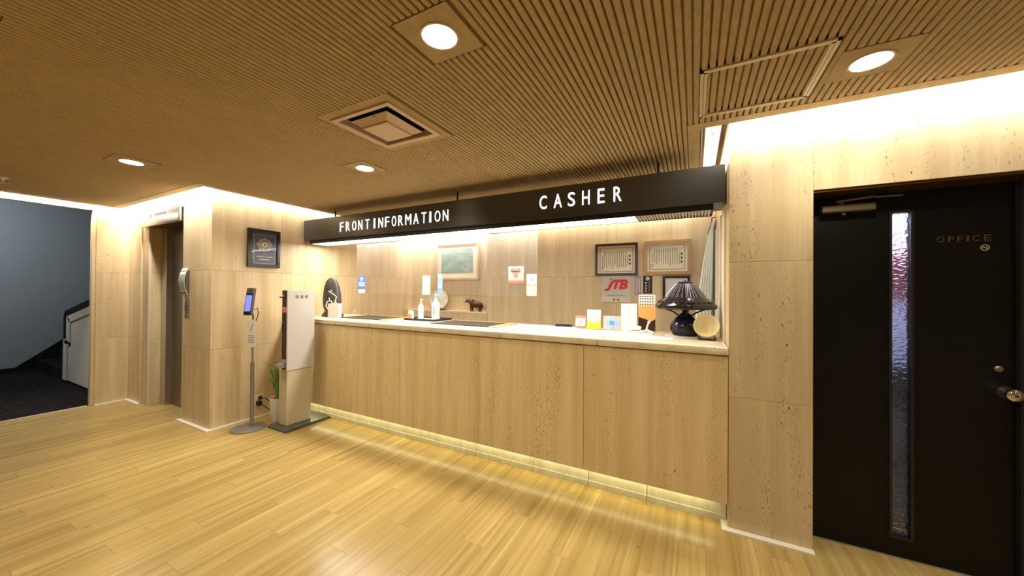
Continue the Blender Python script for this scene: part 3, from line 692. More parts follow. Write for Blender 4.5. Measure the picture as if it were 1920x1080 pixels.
# fluorescent slot lamp beside the right pillar
fx = thing('strip_lamp', 'bare white fluorescent strip lamp in the slot above the sign end', 'lamp', (0.105, 3.1, 2.46))
MB().box(0.060, 2.58, 2.475, 0.150, 3.75, 2.52).build('housing', 'white_gloss', fx)
MB().cyl((0.105, 2.62, 2.458), (0.105, 3.70, 2.458), 0.018, 14).build('tube', 'tube', fx, True)
MB().rbox(0.088, 2.59, 2.44, 0.122, 2.625, 2.476, 0.006).build('socket', 'jtb_bg', fx); MB().rbox(0.088, 3.695, 2.44, 0.122, 3.73, 2.476, 0.006).build('socket', 'jtb_bg', fx)
struct(MB().box(0.030, 2.363, HC-0.001, 0.040, 4.2, HC+0.06).build('trim_6', 'strip'), 'pale edge trim of the ceiling slot')

# ================================================================== LEFT SIDE THINGS
# elevator header
eh = thing('elevator_header', 'brushed steel header panel over the elevator opening', 'header', (-5.45, YE, 2.14))
MB().rbox(-5.965, YE-0.034, 2.140, -4.920, YE-0.001, 2.345, 0.012, 3).build('panel', 'steel', eh, True)
hm = MB(**FRONT(0, YE-0.034, 0))
for k, (x, w) in enumerate([(-5.66, 0.03), (-5.62, 0.03), (-5.53, 0.028), (-5.49, 0.028), (-5.45, 0.03), (-5.41, 0.028), (-5.37, 0.03), (-5.33, 0.026), (-5.29, 0.03), (-5.25, 0.028)]):
    hm.box(x, 2.243, 0.0005, x+w*0.3, 2.272, 0.004); hm.box(x, 2.262, 0.0005, x+w, 2.268, 0.004)
    if k % 2: hm.box(x, 2.243, 0.0005, x+w, 2.249, 0.004)
    else: hm.box(x+w*0.7, 2.243, 0.0005, x+w, 2.272, 0.004)
hm.build('raised_lettering', 'gun', eh)
# curved call display
cd = thing('elevator_display', 'curved glossy steel elevator display on the stone pillar', 'display', (-4.83, YE, 1.35))
arc = []
for k in range(13):
    t = k/12; z = 1.345+0.285*t; yb = YE-0.004-0.045*math.sin(math.pi*(0.08+0.84*t)); arc.append((yb, z))
inn = [(y+0.006, z) for y, z in arc][::-1]
MB().prism(arc+inn, 'x', -4.865, -4.735).build('curved_plate', 'display_metal', cd, True)
MB().prism([(y-0.0012, z) for y, z in arc[9:13]]+[(y+0.002, z) for y, z in arc[9:13]][::-1], 'x', -4.862, -4.738).build('white_cap', 'white_gloss', cd)
MB().prism([(y-0.0012, z) for y, z in arc[0:3]]+[(y+0.002, z) for y, z in arc[0:3]][::-1], 'x', -4.862, -4.738).build('white_cap', 'white_gloss', cd)
MB().box(-4.858, YE-0.03, 1.36, -4.742, YE-0.0005, 1.60).build('backing', 'gun', cd)
cbn = thing('call_button_plate', 'slim steel call button plate below the elevator display', 'buttons', (-4.785, YE, 1.10))
MB().rbox(-4.835, YE-0.008, 1.100, -4.735, YE-0.0005, 1.318, 0.004).build('plate', 'steel', cbn)
for z in (1.27, 1.145): MB(**FRONT(-4.785, YE-0.008, z)).lathe([(0.024, 0), (0.024, 0.006), (0.012, 0.009), (0.001, 0.009)], 16).build('button', 'chrome', cbn, True)
MB().box(-4.815, YE-0.010, 1.175, -4.755, YE-0.007, 1.235).build('indicator', 'gun', cbn)

# framed award on the left wall
aw = thing('award_poster', 'dark blue award poster with gold crest in a black frame on the left wall', 'picture', (XL, 2.22, 1.65))
A = LEFTW(XL, 0, 0)
y0, y1, z0, z1 = 2.055, 2.385, 1.655, 2.073
def frame_bars(F, x0, x1, y0, y1, w, d, zb=0.0):
    mb = MB(**F)
    mb.box(x0, y0, zb, x1, y0+w, d); mb.box(x0, y1-w, zb, x1, y1, d); mb.box(x0, y0+w, zb, x0+w, y1-w, d); mb.box(x1-w, y0+w, zb, x1, y1-w, d); return mb
frame_bars(A, y0, y1, z0, z1, 0.030, 0.030, 0.0005).build('frame', 'frame_black', aw)
MB(**A).box(y0+0.029, z0+0.029, 0.001, y1-0.029, z1-0.029, 0.012).build('poster', 'navy', aw)
pb = frame_bars(A, y0+0.062, y1-0.046, z0+0.042, z1-0.06, 0.003, 0.0125, 0.0118); pb.build('border_line', 'alu', aw)
gm = MB(**A); gcx, gcy = (y0+y1)/2+0.008, 1.905
for k in range(16):
    a = 2*math.pi*k/16; R = 0.075 if k % 2 else 0.088
    if k % 4 == 2: R = 0.082
    p0 = (gcx+0.030*math.cos(a), gcy+0.030*math.sin(a)); p1 = (gcx+R*math.cos(a), gcy+R*math.sin(a))
    gm.tube([(p0[0], p0[1], 0.0128), (p1[0], p1[1], 0.0128)], 0.0028, 5, 0.0018)
    for s in (-1, 1):
        gm.tube([(gcx+R*0.62*math.cos(a), gcy+R*0.62*math.sin(a), 0.0128), (gcx+R*0.84*math.cos(a+s*0.14), gcy+R*0.84*math.sin(a+s*0.14), 0.0128), (gcx+R*0.92*math.cos(a+s*0.22), gcy+R*0.92*math.sin(a+s*0.22), 0.0128)], 0.0018, 5)
gm.ring(gcx, gcy, 0.012, 0.0135, 0.030, 0.034, 24); gm.ring(gcx, gcy, 0.012, 0.0135, 0.012, 0.024, 20)
gm.build('gold_crest', 'gold', aw)
tx = MB(**A)
for k in range(12): tx.box(y0+0.086+k*0.0145, 1.770, 0.012, y0+0.086+k*0.0145+(0.010 if k != 6 else 0.004), 1.777, 0.0127)
for k in range(7): tx.box(y0+0.118+k*0.0150, 1.738, 0.012, y0+0.118+k*0.0150+0.010, 1.747, 0.0127)
tx.build('caption_lines', 'gold', aw)
MB(**A).box(y0+0.028, z0+0.028, 0.016, y1-0.028, z1-0.028, 0.018).build('cover_glass', 'clear_glass', aw)

# thermometer stand
sx_, sy_ = -4.0, 1.985
ts = thing('thermometer_stand', 'grey stand with round foot holding a thermometer screen', 'stand', (sx_, sy_, 0))
MB().lathe([(0.140, 0.0), (0.152, 0.002), (0.152, 0.010), (0.144, 0.014), (0.02, 0.018)], 40, (sx_-0.008, sy_-0.022, 0)).build('foot', 'stand_grey', ts, True)
MB().cyl((sx_, sy_, 0.014), (sx_, sy_, 0.665), 0.017, 16).build('lower_pole', 'stand_grey', ts, True)
MB().cyl((sx_, sy_, 0.665), (sx_, sy_, 1.10), 0.010, 12).build('upper_pole', 'steel', ts, True)
dirv = Vector((0.42, -0.90, 0)).normalized(); rgt = Vector((0, 0, 1)).cross(dirv)*-1
rgt = Vector((-dirv.y, dirv.x, 0))
tz = Vector((0, 0, 1))*0.985+dirv*(-0.17); tz.normalize(); nrm = rgt.cross(tz); nrm = nrm if nrm.dot(dirv) > 0 else -nrm
C0 = Vector((sx_-0.010, sy_-0.025, 1.285)); FR = dict(o=C0, ex=rgt, ey=tz, ez=nrm)
hd = MB(**FR).rbox(-0.040, -0.140, -0.016, 0.040, 0.140, 0.016, 0.006).build('screen_head', 'gun', ts)
MB(**FR).box(-0.036, -0.136, 0.0158, 0.036, 0.085, 0.0172).build('screen_bezel', 'black', hd)
MB(**FR).box(-0.030, -0.100, 0.0170, 0.030, 0.062, 0.0182).build('display', 'screen', hd)
MB(**FR).lathe([(0.010, 0.0158), (0.010, 0.020), (0.002, 0.021)], 14, (0.0, 0.112, 0)).build('camera_lens', 'black', hd)
MB().tube([(sx_, sy_, 1.09), (sx_, sy_, 1.15), (sx_-0.005, sy_-0.012, 1.19), (C0.x, C0.y, 1.20)], 0.008, 8).build('bracket', 'gun', ts, True)
MB().tube([(sx_, sy_+0.01, 1.20), (sx_+0.02, sy_+0.03, 1.22), (sx_+0.03, sy_+0.035, 1.16), (sx_+0.01, sy_+0.02, 1.08)], 0.004, 6).build('cable', 'cord', ts)
nd = dict(o=(sx_+0.016, sy_-0.022, 0.0), ex=tuple(rgt), ey=(0, 0, 1), ez=tuple(dirv))
nt_ = tag(MB(**nd).box(-0.045, 0.825, -0.001, 0.045, 1.10, 0.001).build('hanging_notice', 'white'), 'white instruction card hung on the thermometer stand pole', 'notice')
nk = MB(**nd); nk.tube([(0.02, 1.06, 0.0015), (-0.01, 0.985, 0.0015)], 0.004, 5)
for k in range(5): nk.box(-0.032, 0.865+k*0.018, 0.001, 0.030, 0.873+k*0.018, 0.0016)
nk.build('print', 'ink_grey', nt_)

# change machine
cm = thing('change_machine', 'slim white change machine on a putty cabinet and dark base plate', 'machine', (-3.71, 2.28, 0))
bp_ = MB(); bp_.prism([(2.062, 0.0), (2.062, 0.016), (2.09, 0.030), (2.50, 0.030), (2.535, 0.018), (2.54, 0.0)], 'x', -3.86, -3.545)
bp_.build('base_plate', 'base_grey', cm)
MB().rbox(-3.790, 2.128, 0.030, -3.655, 2.385, 0.598, 0.004).build('cabinet', 'putty', cm)
MB().box(-3.760, 2.135, 0.598, -3.662, 2.395, 1.402).build('machine_body', 'machine_dark', cm)
MB().rbox(-3.662, 2.122, 0.588, -3.645, 2.408, 1.406, 0.003).build('side_panel', 'pinkwhite', cm)
MB().rbox(-3.778, 2.165, 0.588, -3.760, 2.408, 1.406, 0.003).build('back_panel', 'pinkwhite', cm)
MB().box(-3.750, 2.128, 1.170, -3.668, 2.136, 1.235).build('red_label', 'redlabel', cm)
lb = MB()
for z in (1.213, 1.188): lb.box(-3.742, 2.1265, z, -3.676, 2.128, z+0.008)
lb.build('label_text', 'pinkwhite', cm)
MB(**FRONT(-3.705, 2.135, 1.345)).lathe([(0.014, 0), (0.014, 0.020), (0.004, 0.022)], 14).build('key_lock', 'chrome', cm)
MB().box(-3.775, 2.115, 1.325, -3.735, 2.136, 1.337).build('side_knob', 'black', cm)
MB(**FRONT(-3.705, 2.135, 1.07)).lathe([(0.008, 0), (0.008, 0.006), (0.002, 0.007)], 10).build('coin_button', 'chrome', cm)
MB().box(-3.752, 2.128, 0.985, -3.672, 2.136, 1.055).build('bill_slot', 'black', cm)
tr = MB(); tr.prism([(2.136, 0.615), (2.06, 0.625), (2.03, 0.645), (2.03, 0.66), (2.08, 0.652), (2.115, 0.665), (2.136, 0.70)], 'x', -3.755, -3.67)
tr.build('payout_tray', 'stand_grey', cm)
# lettering 両替機 (change machine), on the white side
for ch, a in (('両', 2.200), ('替', 2.250), ('機', 2.300)):
    fit_text(MB(**LEFTW(-3.645, 0, 0)), ch, a, a+0.034, 1.318, 1.352, 0.0003, 0.0012, bold=0.008).build('letter', 'ink', cm)

# potted plant
px_, py_ = -3.985, 2.245
pp = thing('potted_plant', 'spiky green aloe in a white pot behind the change machine', 'plant', (px_, py_, 0))
MB().lathe([(0.070, 0.0), (0.072, 0.004), (0.092, 0.235), (0.095, 0.25), (0.086, 0.25), (0.082, 0.225)], 28, (px_, py_, 0)).build('pot', 'white_gloss', pp, True)
MB().lathe([(0.083, 0.222), (0.001, 0.235)], 20, (px_, py_, 0)).build('soil', 'soil', pp)
MB().ell((px_+0.02, py_-0.055, 0.25), 0.022, 0.018, 0.016).build('red_pebble', 'redlabel', pp, True)
random.seed(11)
for k in range(22):
    a = 2*math.pi*k/22+random.uniform(-0.2, 0.2); L = random.uniform(0.26, 0.44); lean = random.uniform(0.06, 0.34)
    mb = MB(); pts = []
    for j in range(7):
        t = j/6; rr = 0.025+lean*L*t*t*1.3
        pts.append((px_+rr*math.cos(a), py_+rr*math.sin(a), 0.225+L*t, 0.021*(1-t)**0.7+0.001))
    L_, R_, C_ = [], [], []
    ta = Vector((-math.sin(a), math.cos(a), 0)); ro = Vector((math.cos(a), math.sin(a), 0))
    for x, y, z, w in pts:
        p = Vector((x, y, z)); L_.append(mb.V(*(p-ta*w))); R_.append(mb.V(*(p+ta*w))); C_.append(mb.V(*(p+ro*w*0.5)))
    for j in range(6):
        mb.f += [[L_[j], C_[j], C_[j+1], L_[j+1]], [C_[j], R_[j], R_[j+1], C_[j+1]], [R_[j], L_[j], L_[j+1], R_[j+1]]]
    mb.build('leaf', 'plant', pp, True)
# outlet with plugs and cord
ot = thing('wall_outlet', 'white wall outlet low on the left wall with two black plugs', 'outlet', (XL, 2.2, 0.12))
MB(**LEFTW(XL, 0, 0)).rbox(2.150, 0.12, 0.0005, 2.235, 0.245, 0.008, 0.003).build('cover_plate', 'cream', ot)
MB(**LEFTW(XL, 0, 0)).rbox(2.178, 0.195, 0.007, 2.212, 0.228, 0.04, 0.004).build('plug', 'cord', ot)
MB(**LEFTW(XL, 0, 0)).rbox(2.155, 0.135, 0.007, 2.200, 0.180, 0.06, 0.006).build('plug', 'cord', ot)
pc = thing('power_cord', 'black power cords drooping from the outlet to the change machine', 'cord', (XL+0.05, 2.25, 0.0))
MB().tube([(XL+0.04, 2.195, 0.21), (XL+0.07, 2.23, 0.20), (XL+0.08, 2.30, 0.12), (XL+0.12, 2.38, 0.08), (XL+0.28, 2.44, 0.02), (-3.875, 2.46, 0.012)], 0.0045, 6).build('cord', 'cord', pc, True)
MB().tube([(XL+0.06, 2.178, 0.157), (XL+0.09, 2.20, 0.13), (XL+0.09, 2.26, 0.07), (XL+0.13, 2.34, 0.02), (XL+0.28, 2.40, 0.012), (-3.875, 2.42, 0.012)], 0.0045, 6).build('cord', 'cord', pc, True)

# ================================================================== THINGS ON THE COUNTER
ZT = 1.0852
# viewing stone
sc = (-3.90, 2.805)
vs = thing('viewing_stone', 'tall dark rounded viewing stone on a carved wooden base at the counter end', 'stone', (sc[0], sc[1], ZT))
random.seed(5)
ax_ = Vector((0.888, 0.459, 0)); ay_ = Vector((-0.459, 0.888, 0))
ms = MB(o=(sc[0], sc[1], ZT), ex=ax_, ey=ay_)
prof = [(0.0, 0.055), (0.03, 0.085), (0.10, 0.108), (0.18, 0.112), (0.26, 0.104), (0.34, 0.090), (0.40, 0.070), (0.435, 0.045), (0.452, 0.022), (0.458, 0.002)]
rings = []
for i, (z, r) in enumerate(prof):
    rings.append([ms.V(-0.012*math.sin(z*4)+r*math.cos(2*math.pi*k/24)*(1+0.025*math.sin(3*k+z*17)), 0.55*r*math.sin(2*math.pi*k/24)*(1+0.04*math.sin(2*k+z*9)), 0.022+z) for k in range(24)])
for a, b_ in zip(rings, rings[1:]):
    for k in range(24): ms.f.append([a[k], a[(k+1) % 24], b_[(k+1) % 24], b_[k]])
ms.f.append(rings[0][::-1]); ms.f.append(rings[-1])
ms.build('stone', 'stone', vs, True)
mbs = MB(o=(sc[0], sc[1], ZT), ex=ax_, ey=ay_)
rr_ = []
for z, sxx, syy in ((0.0, 0.118, 0.075), (0.012, 0.128, 0.082), (0.026, 0.122, 0.078), (0.045, 0.104, 0.066), (0.060, 0.098, 0.062)):
    rr_.append([mbs.V(sxx*(1+0.05*math.cos(4*2*math.pi*k/24))*math.cos(2*math.pi*k/24), syy*math.sin(2*math.pi*k/24), z) for k in range(24)])
for a, b_ in zip(rr_, rr_[1:]):
    for k in range(24): mbs.f.append([a[k], a[(k+1) % 24], b_[(k+1) % 24], b_[k]])
mbs.f.append(rr_[0][::-1]); mbs.f.append(rr_[-1])
mbs.build('wooden_base', 'brown_plastic', vs, True)
# white card box with gold wire ornament
wc = thing('gift_box', 'small white box with gold wire ornament before the dark stone', 'box', (-3.74, 2.70, ZT))
fb = dict(o=(-3.718, 2.704, ZT), ex=ax_, ey=(0, 0, 1), ez=-ay_)
MB(**fb).rbox(-0.066, 0.0, -0.035, 0.064, 0.165, 0.035, 0.003).build('box', 'white', wc)
gw = MB(**fb)
gw.tube([(-0.06, 0.10, 0.04), (-0.085, 0.14, 0.04), (-0.07, 0.19, 0.04), (-0.03, 0.20, 0.04), (-0.01, 0.17, 0.04)], 0.006, 6)
gw.tube([(0.0, 0.165, 0.03), (0.02, 0.20, 0.03), (0.03, 0.245, 0.03), (0.0, 0.27, 0.03), (-0.06, 0.31, 0.03)], 0.005, 6)
gw.tube([(0.03, 0.245, 0.03), (0.015, 0.20, 0.03), (0.03, 0.165, 0.03)], 0.006, 6)
gw.tube([(-0.05, 0.20, 0.03), (-0.055, 0.235, 0.03)], 0.004, 6); gw.ell((-0.03, 0.315, 0.03), 0.008, 0.008, 0.008, 8, 6)
gw.build('wire_ornament', 'cream', wc, True)
# small clear glass
gl = thing('small_glass', 'tiny clear glass beside the blue notice at the counter rear', 'glass', (-3.93, 3.14, ZT))
MB().lathe([(0.022, 0.0), (0.026, 0.004), (0.028, 0.07), (0.025, 0.07), (0.022, 0.008)], 18, (-3.93, 3.14, ZT)).build('bowl', 'clear_glass', gl, True)
# counter mats
for lab, (x0, y0, x1, y1) in (('dark leather counter mat with pale wood edge next to the stone', (-3.675, 2.730, -2.945, 3.165)), ('dark leather counter mat with pale wood edge under the painting', (-2.315, 2.728, -1.570, 3.145))):
    t = thing('counter_mat', lab, 'mat', ((x0+x1)/2, (y0+y1)/2, ZT), 'counter mats')
    MB().box(x0+0.0, y0, ZT, x1-0.075, y1-0.03, ZT+0.007).build('pad', 'mat_dark', t)
    MB().box(x1-0.075, y0, ZT, x1, y1, ZT+0.008).build('wood_edge', 'mat_wood', t)
    MB().box(x0, y1-0.03, ZT, x1-0.075, y1, ZT+0.008).build('wood_edge', 'mat_wood', t)
# tray with bottles
ty = thing('tray', 'navy tray lined with white paper holding two white bottles', 'tray', (-2.63, 3.05, ZT))
tb = MB(); tb.box(-2.83, 2.905, ZT, -2.42, 3.20, ZT+0.004)
for (a, b_, c, d) in ((-2.835, 2.900, -2.415, 2.908), (-2.835, 3.197, -2.415, 3.205), (-2.835, 2.908, -2.827, 3.197), (-2.423, 2.908, -2.415, 3.197)): tb.box(a, b_, ZT, c, d, ZT+0.022)
tb.build('tray_body', 'tray', ty); MB().box(-2.815, 2.92, ZT+0.004, -2.435, 3.185, ZT+0.006).build('paper_liner', 'white', ty)
def bottle(name, lab, x, y, h, r, mat):
    z = ZT+0.0062; t = thing(name, lab, 'bottle', (x, y, z))
    MB().lathe([(r*0.92, 0), (r, h*0.02), (r, h*0.58), (r*0.85, h*0.66), (r*0.34, h*0.74), (r*0.30, h*0.76)], 22, (x, y, z)).build('body', mat, t, True)
    MB().lathe([(r*0.36, h*0.76), (r*0.36, h*0.83), (r*0.14, h*0.84), (r*0.14, h*0.93), (r*0.30, h*0.935), (r*0.28, h*1.0), (r*0.05, h*1.0)], 16, (x, y, z)).build('pump', mat, t, True)
    MB().tube([(x, y, z+h*0.965), (x+r*0.9, y-r*0.35, z+h*0.965), (x+r*1.1, y-r*0.45, z+h*0.935)], r*0.10, 7).build('nozzle', mat, t)
    return t
b1 = bottle('pump_bottle', 'smaller plain white pump bottle at the left of the tray', -2.735, 3.06, 0.225, 0.032, 'white_gloss')
b2 = bottle('pump_bottle', 'larger white pump bottle with blue lettering on the tray', -2.515, 3.05, 0.285, 0.044, 'white_gloss')
lm = MB(o=(-2.515, 3.05, ZT), ex=ax_, ey=(0, 0, 1), ez=-ay_)
for k, (a, w) in enumerate(((-0.026, 0.016), (-0.014, 0.020), (-0.022, 0.024), (-0.024, 0.02), (-0.02, 0.016))): lm.box(a, 0.150-k*0.020, 0.0395, a+w, 0.157-k*0.020, 0.0440)
lm.build('label_print', 'blue', b2)
bx = thing('card_box', 'small white and orange card packet leaning on the tray left end', 'box', (-2.80, 2.96, ZT))
MB().prism([(-2.822, ZT+0.0062), (-2.750, ZT+0.0062), (-2.755, ZT+0.095), (-2.80, ZT+0.105)], 'y', 2.935, 2.965).build('packet', 'white', bx)
MB().box(-2.812, 2.9325, ZT+0.02, -2.762, 2.935, ZT+0.065).build('orange_print', 'orange', bx)
# papers and pen tray
for i, (x0, y0, x1, y1, mt, lab) in enumerate(((-1.50, 2.78, -1.26, 3.14, 'white', 'white paper sheet on the counter right of the second mat'), (-1.245, 2.74, -0.93, 3.12, 'cream', 'pale sheet of paper in the middle of the counter'))):
    tag(MB().box(x0, y0, ZT, x1, y1, ZT+0.0015).build('paper_sheet', mt), lab, 'paper')
tag(MB().prism([(-0.905, 2.63), (-0.13, 2.63), (-0.13, 2.80), (-0.285, 2.80), (-0.285, 3.02), (-0.905, 3.02)], 'z', ZT, ZT+0.003).build('counter_sheet', 'white'), 'large white sheet covering the right end of the counter', 'sheet')
pt = thing('pen_tray', 'small dark pen tray on the counter behind the papers', 'tray', (-1.08, 3.17, ZT))
MB().rbox(-1.165, 3.135, ZT, -1.01, 3.20, ZT+0.014, 0.004).build('dish', 'tray', pt); MB().cyl((-1.16, 3.16, ZT+0.018), (-1.02, 3.175, ZT+0.018), 0.004).build('pen', 'black', pt)
# little cards
def stand_card(name, lab, cat, x, y, w, h, mat, tilt=0.18, yaw=0.0, thick=0.004):
    t = thing(name, lab, cat, (x, y, ZT+0.003))
    ex = Vector((math.cos(yaw), math.sin(yaw), 0)); bk = Vector((-math.sin(yaw), math.cos(yaw), 0))
    ey = (Vector((0, 0, 1))+bk*tilt).normalized(); ez = -bk+Vector((0, 0, tilt)); ez.normalize()
    F = dict(o=(x, y, ZT+0.003), ex=ex, ey=ey, ez=ez)
    MB(**F).box(-w/2, 0.001, -thick, w/2, h, 0).build('card', mat, t)
    MB(o=(x, y, ZT+0.003), ex=ex, ey=bk, ez=(0, 0, 1)).box(-w/2, 0.0, 0.0, w/2, 0.06, 0.003).build('foot', mat, t)
    return t, F
t, F = stand_card('card_stand', 'small white card stand with red top and bottom bands', 'card', -0.905, 3.09, 0.086, 0.112, 'white', yaw=0.2)
MB(**F).box(-0.043, 0.088, 0.0002, 0.043, 0.112, 0.001).build('red_band', 'red_pale', t); MB(**F).box(-0.043, 0.001, 0.0002, 0.043, 0.018, 0.001).build('red_band', 'red_pale', t)
q = MB(**F); q.ring(0, 0.052, 0.0002, 0.001, 0.010, 0.016, 14); q.build('emblem', 'ink_grey', t)
t, F = stand_card('card_stand', 'white and yellow card stand with a round emblem', 'card', -0.778, 3.06, 0.116, 0.170, 'white', yaw=0.2)
q = MB(**F); q.prism([(-0.058, 0.001), (0.058, 0.001), (0.058, 0.080), (0.03, 0.062), (0.0, 0.055), (-0.03, 0.062), (-0.058, 0.080)], 'z', 0.0002, 0.001); q.build('yellow_band', 'yellow', t)
q = MB(**F); q.ring(0, 0.105, 0.0002, 0.001, 0.032, 0.036, 24); q.box(-0.02, 0.112, 0.0002, 0.006, 0.116, 0.001); q.build('emblem', 'ink_grey', t)
t, F = stand_card('card_stand', 'clear acrylic stand with a pale blue cross-shaped print', 'card', -0.632, 3.10, 0.145, 0.118, 'acrylic', yaw=0.15)
q = MB(**F); q.box(-0.018, 0.012, 0.0002, 0.022, 0.105, 0.001); q.box(-0.05, 0.04, 0.0002, 0.055, 0.075, 0.001); q.build('blue_print', 'blue_pale', t)
t, F = stand_card('menu_stand', 'tall blank white menu card in the middle of the cards', 'card', -0.482, 3.05, 0.125, 0.232, 'white', yaw=0.15)
q = MB(**F); q.box(-0.03, 0.135, 0.0002, 0.03, 0.138, 0.001); q.build('faint_line', 'cream', t)
cb_ = thing('card_holder', 'low white card holder at the foot of the tall menu card', 'holder', (-0.415, 2.97, ZT+0.003))
MB().rbox(-0.455, 2.945, ZT+0.003, -0.375, 2.985, ZT+0.058, 0.004).build('box', 'white_gloss', cb_); MB().box(-0.448, 2.944, ZT+0.02, -0.382, 2.9455, ZT+0.028).build('print', 'ink_grey', cb_)
t, F = stand_card('brochure', 'tall orange sunset brochure with a dark lower part', 'brochure', -0.352, 3.14, 0.132, 0.305, 'white', tilt=0.12, yaw=0.1)
q = MB(**F); q.box(-0.066, 0.09, 0.0002, 0.066, 0.215, 0.001); q.build('orange_print', 'orange', t)
q = MB(**F); q.prism([(-0.066, 0.001), (0.066, 0.001), (0.066, 0.10), (0.03, 0.08), (-0.01, 0.10), (-0.066, 0.115)], 'z', 0.0003, 0.0014); q.build('dark_print', 'brown_plastic', t)
q = MB(**F)
for r_, z in enumerate((0.292, 0.272, 0.248, 0.225)):
    for k in range(6): q.box(-0.058+k*0.0195, z-0.006, 0.0002, -0.058+k*0.0195+0.012, z+0.003, 0.001)
q.build('lettering', 'ink', t)
fg = thing('paper_ornament', 'small white twisted paper ornament in front of the brochure', 'ornament', (-0.33, 2.96, ZT+0.003))
q = MB(); q.tube([(-0.39, 2.95, ZT+0.012), (-0.36, 2.955, ZT+0.02), (-0.335, 2.96, ZT+0.03), (-0.325, 2.965, ZT+0.07), (-0.318, 2.965, ZT+0.085)], 0.009, 7, 0.006); q.tube([(-0.335, 2.96, ZT+0.03), (-0.30, 2.955, ZT+0.018), (-0.275, 2.95, ZT+0.012)], 0.010, 7, 0.006); q.ell((-0.316, 2.965, ZT+0.092), 0.012, 0.012, 0.012, 10, 6)
q.build('twist', 'white', fg, True)

# table lamp
lx, ly = -0.062, 3.01
tl = thing('table_lamp', 'dark blue glazed table lamp with a wide conical shade, pale rods for its light streaks', 'lamp', (lx, ly, ZT))
MB().lathe([(0.062, 0.0), (0.080, 0.006), (0.102, 0.045), (0.104, 0.065), (0.092, 0.10), (0.066, 0.135), (0.045, 0.150), (0.040, 0.165), (0.022, 0.172), (0.016, 0.20)], 36, (lx, ly, ZT)).build('vase_base', 'lamp_glaze', tl, True)
fl_ = MB()
for k in range(28):
    a = 2*math.pi*k/28; fl_.tube([(lx+0.083*math.cos(a), ly+0.083*math.sin(a), ZT+0.006), (lx+0.1045*math.cos(a+0.12), ly+0.1045*math.sin(a+0.12), ZT+0.050), (lx+0.100*math.cos(a+0.22), ly+0.100*math.sin(a+0.22), ZT+0.085)], 0.0022, 5)
fl_.build('relief_flutes', 'lamp_glaze', tl, True)
for k in range(4):
    a = math.pi*0.06+k*math.pi/2
    MB().tube([(lx+0.045*math.cos(a), ly+0.045*math.sin(a), ZT+0.150), (lx+0.075*math.cos(a), ly+0.075*math.sin(a), ZT+0.175), (lx+0.12*math.cos(a), ly+0.12*math.sin(a), ZT+0.195), (lx+0.175*math.cos(a), ly+0.175*math.sin(a), ZT+0.218)], 0.006, 8).build('shade_arm', 'frame_black', tl, True)
MB().lathe([(0.205, 0.205), (0.215, 0.215), (0.215, 0.232), (0.205, 0.245), (0.150, 0.288), (0.145, 0.292), (0.070, 0.388), (0.058, 0.396), (0.058, 0.402), (0.050, 0.400), (0.050, 0.388), (0.140, 0.285), (0.200, 0.232), (0.200, 0.205)], 48, (lx, ly, ZT), False).build('shade', 'lamp_shade', tl, True)
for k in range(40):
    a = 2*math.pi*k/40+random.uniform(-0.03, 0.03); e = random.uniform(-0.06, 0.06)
    MB().tube([(lx+0.064*math.cos(a), ly+0.064*math.sin(a), ZT+0.397), (lx+0.108*math.cos(a+e*0.5), ly+0.108*math.sin(a+e*0.5), ZT+0.342), (lx+0.144*math.cos(a+e), ly+0.144*math.sin(a+e), ZT+0.294)], 0.0016, 4).build('light_streak_rod', 'light_streak', tl)  # each rod draws a streak of light as pale colour
kk = MB()
for k in range(30):
    a = 2*math.pi*k/30; kk.ell((lx+0.19*math.cos(a), ly+0.19*math.sin(a), ZT+0.259), 0.012, 0.012, 0.005, 8, 5)
kk.build('rim_beads', 'lamp_shade', tl, True)
MB().lathe([(0.058, 0.400), (0.050, 0.410), (0.02, 0.414), (0.012, 0.42), (0.002, 0.424)], 24, (lx, ly, ZT)).build('shade_cap', 'lamp_glaze', tl, True)
q = thing('lamp_doily', 'lace mat under the dark table lamp', 'mat', (lx, ly, ZT))
MB().lathe([(0.135, 0.0002), (0.135, 0.0012), (0.01, 0.0013)], 40, (lx-0.01, ly-0.03, ZT)).build('lace', 'cream', q)
tl.location.z = ZT; 
# plate on stand
pc_ = (0.076, 2.80)
ps = thing('display_plate', 'round yellow glazed plate on a small wooden easel beside the lamp', 'plate', (pc_[0], pc_[1], ZT))
nv = Vector((-0.12, -0.95, 0.30)).normalized(); exv = Vector((0, 0, 1)).cross(nv).normalized()*1.0; eyv = nv.cross(exv)
FP = dict(o=(pc_[0], pc_[1]+0.004, ZT+0.098), ex=exv, ey=eyv, ez=nv)
MB(**FP).lathe([(0.030, -0.016), (0.045, -0.014), (0.079, 0.004), (0.082, 0.008), (0.077, 0.009), (0.045, -0.006), (0.002, -0.010)], 36).build('plate', 'plate', ps, True)
q = MB()
for s in (-0.046, 0.050):
    q.tube([(pc_[0]+s, pc_[1]+0.05, ZT+0.006), (pc_[0]+s, pc_[1]-0.03, ZT+0.008), (pc_[0]+s, pc_[1]-0.048, ZT+0.030)], 0.007, 8)
    q.tube([(pc_[0]+s, pc_[1]+0.012, ZT+0.008), (pc_[0]+s*0.6, pc_[1]+0.06, ZT+0.10)], 0.005, 8)
q.tube([(pc_[0]-0.046, pc_[1]-0.01, ZT+0.006), (pc_[0]+0.050, pc_[1]-0.01, ZT+0.006)], 0.006, 8)
q.build('easel', 'brown_plastic', ps, True)

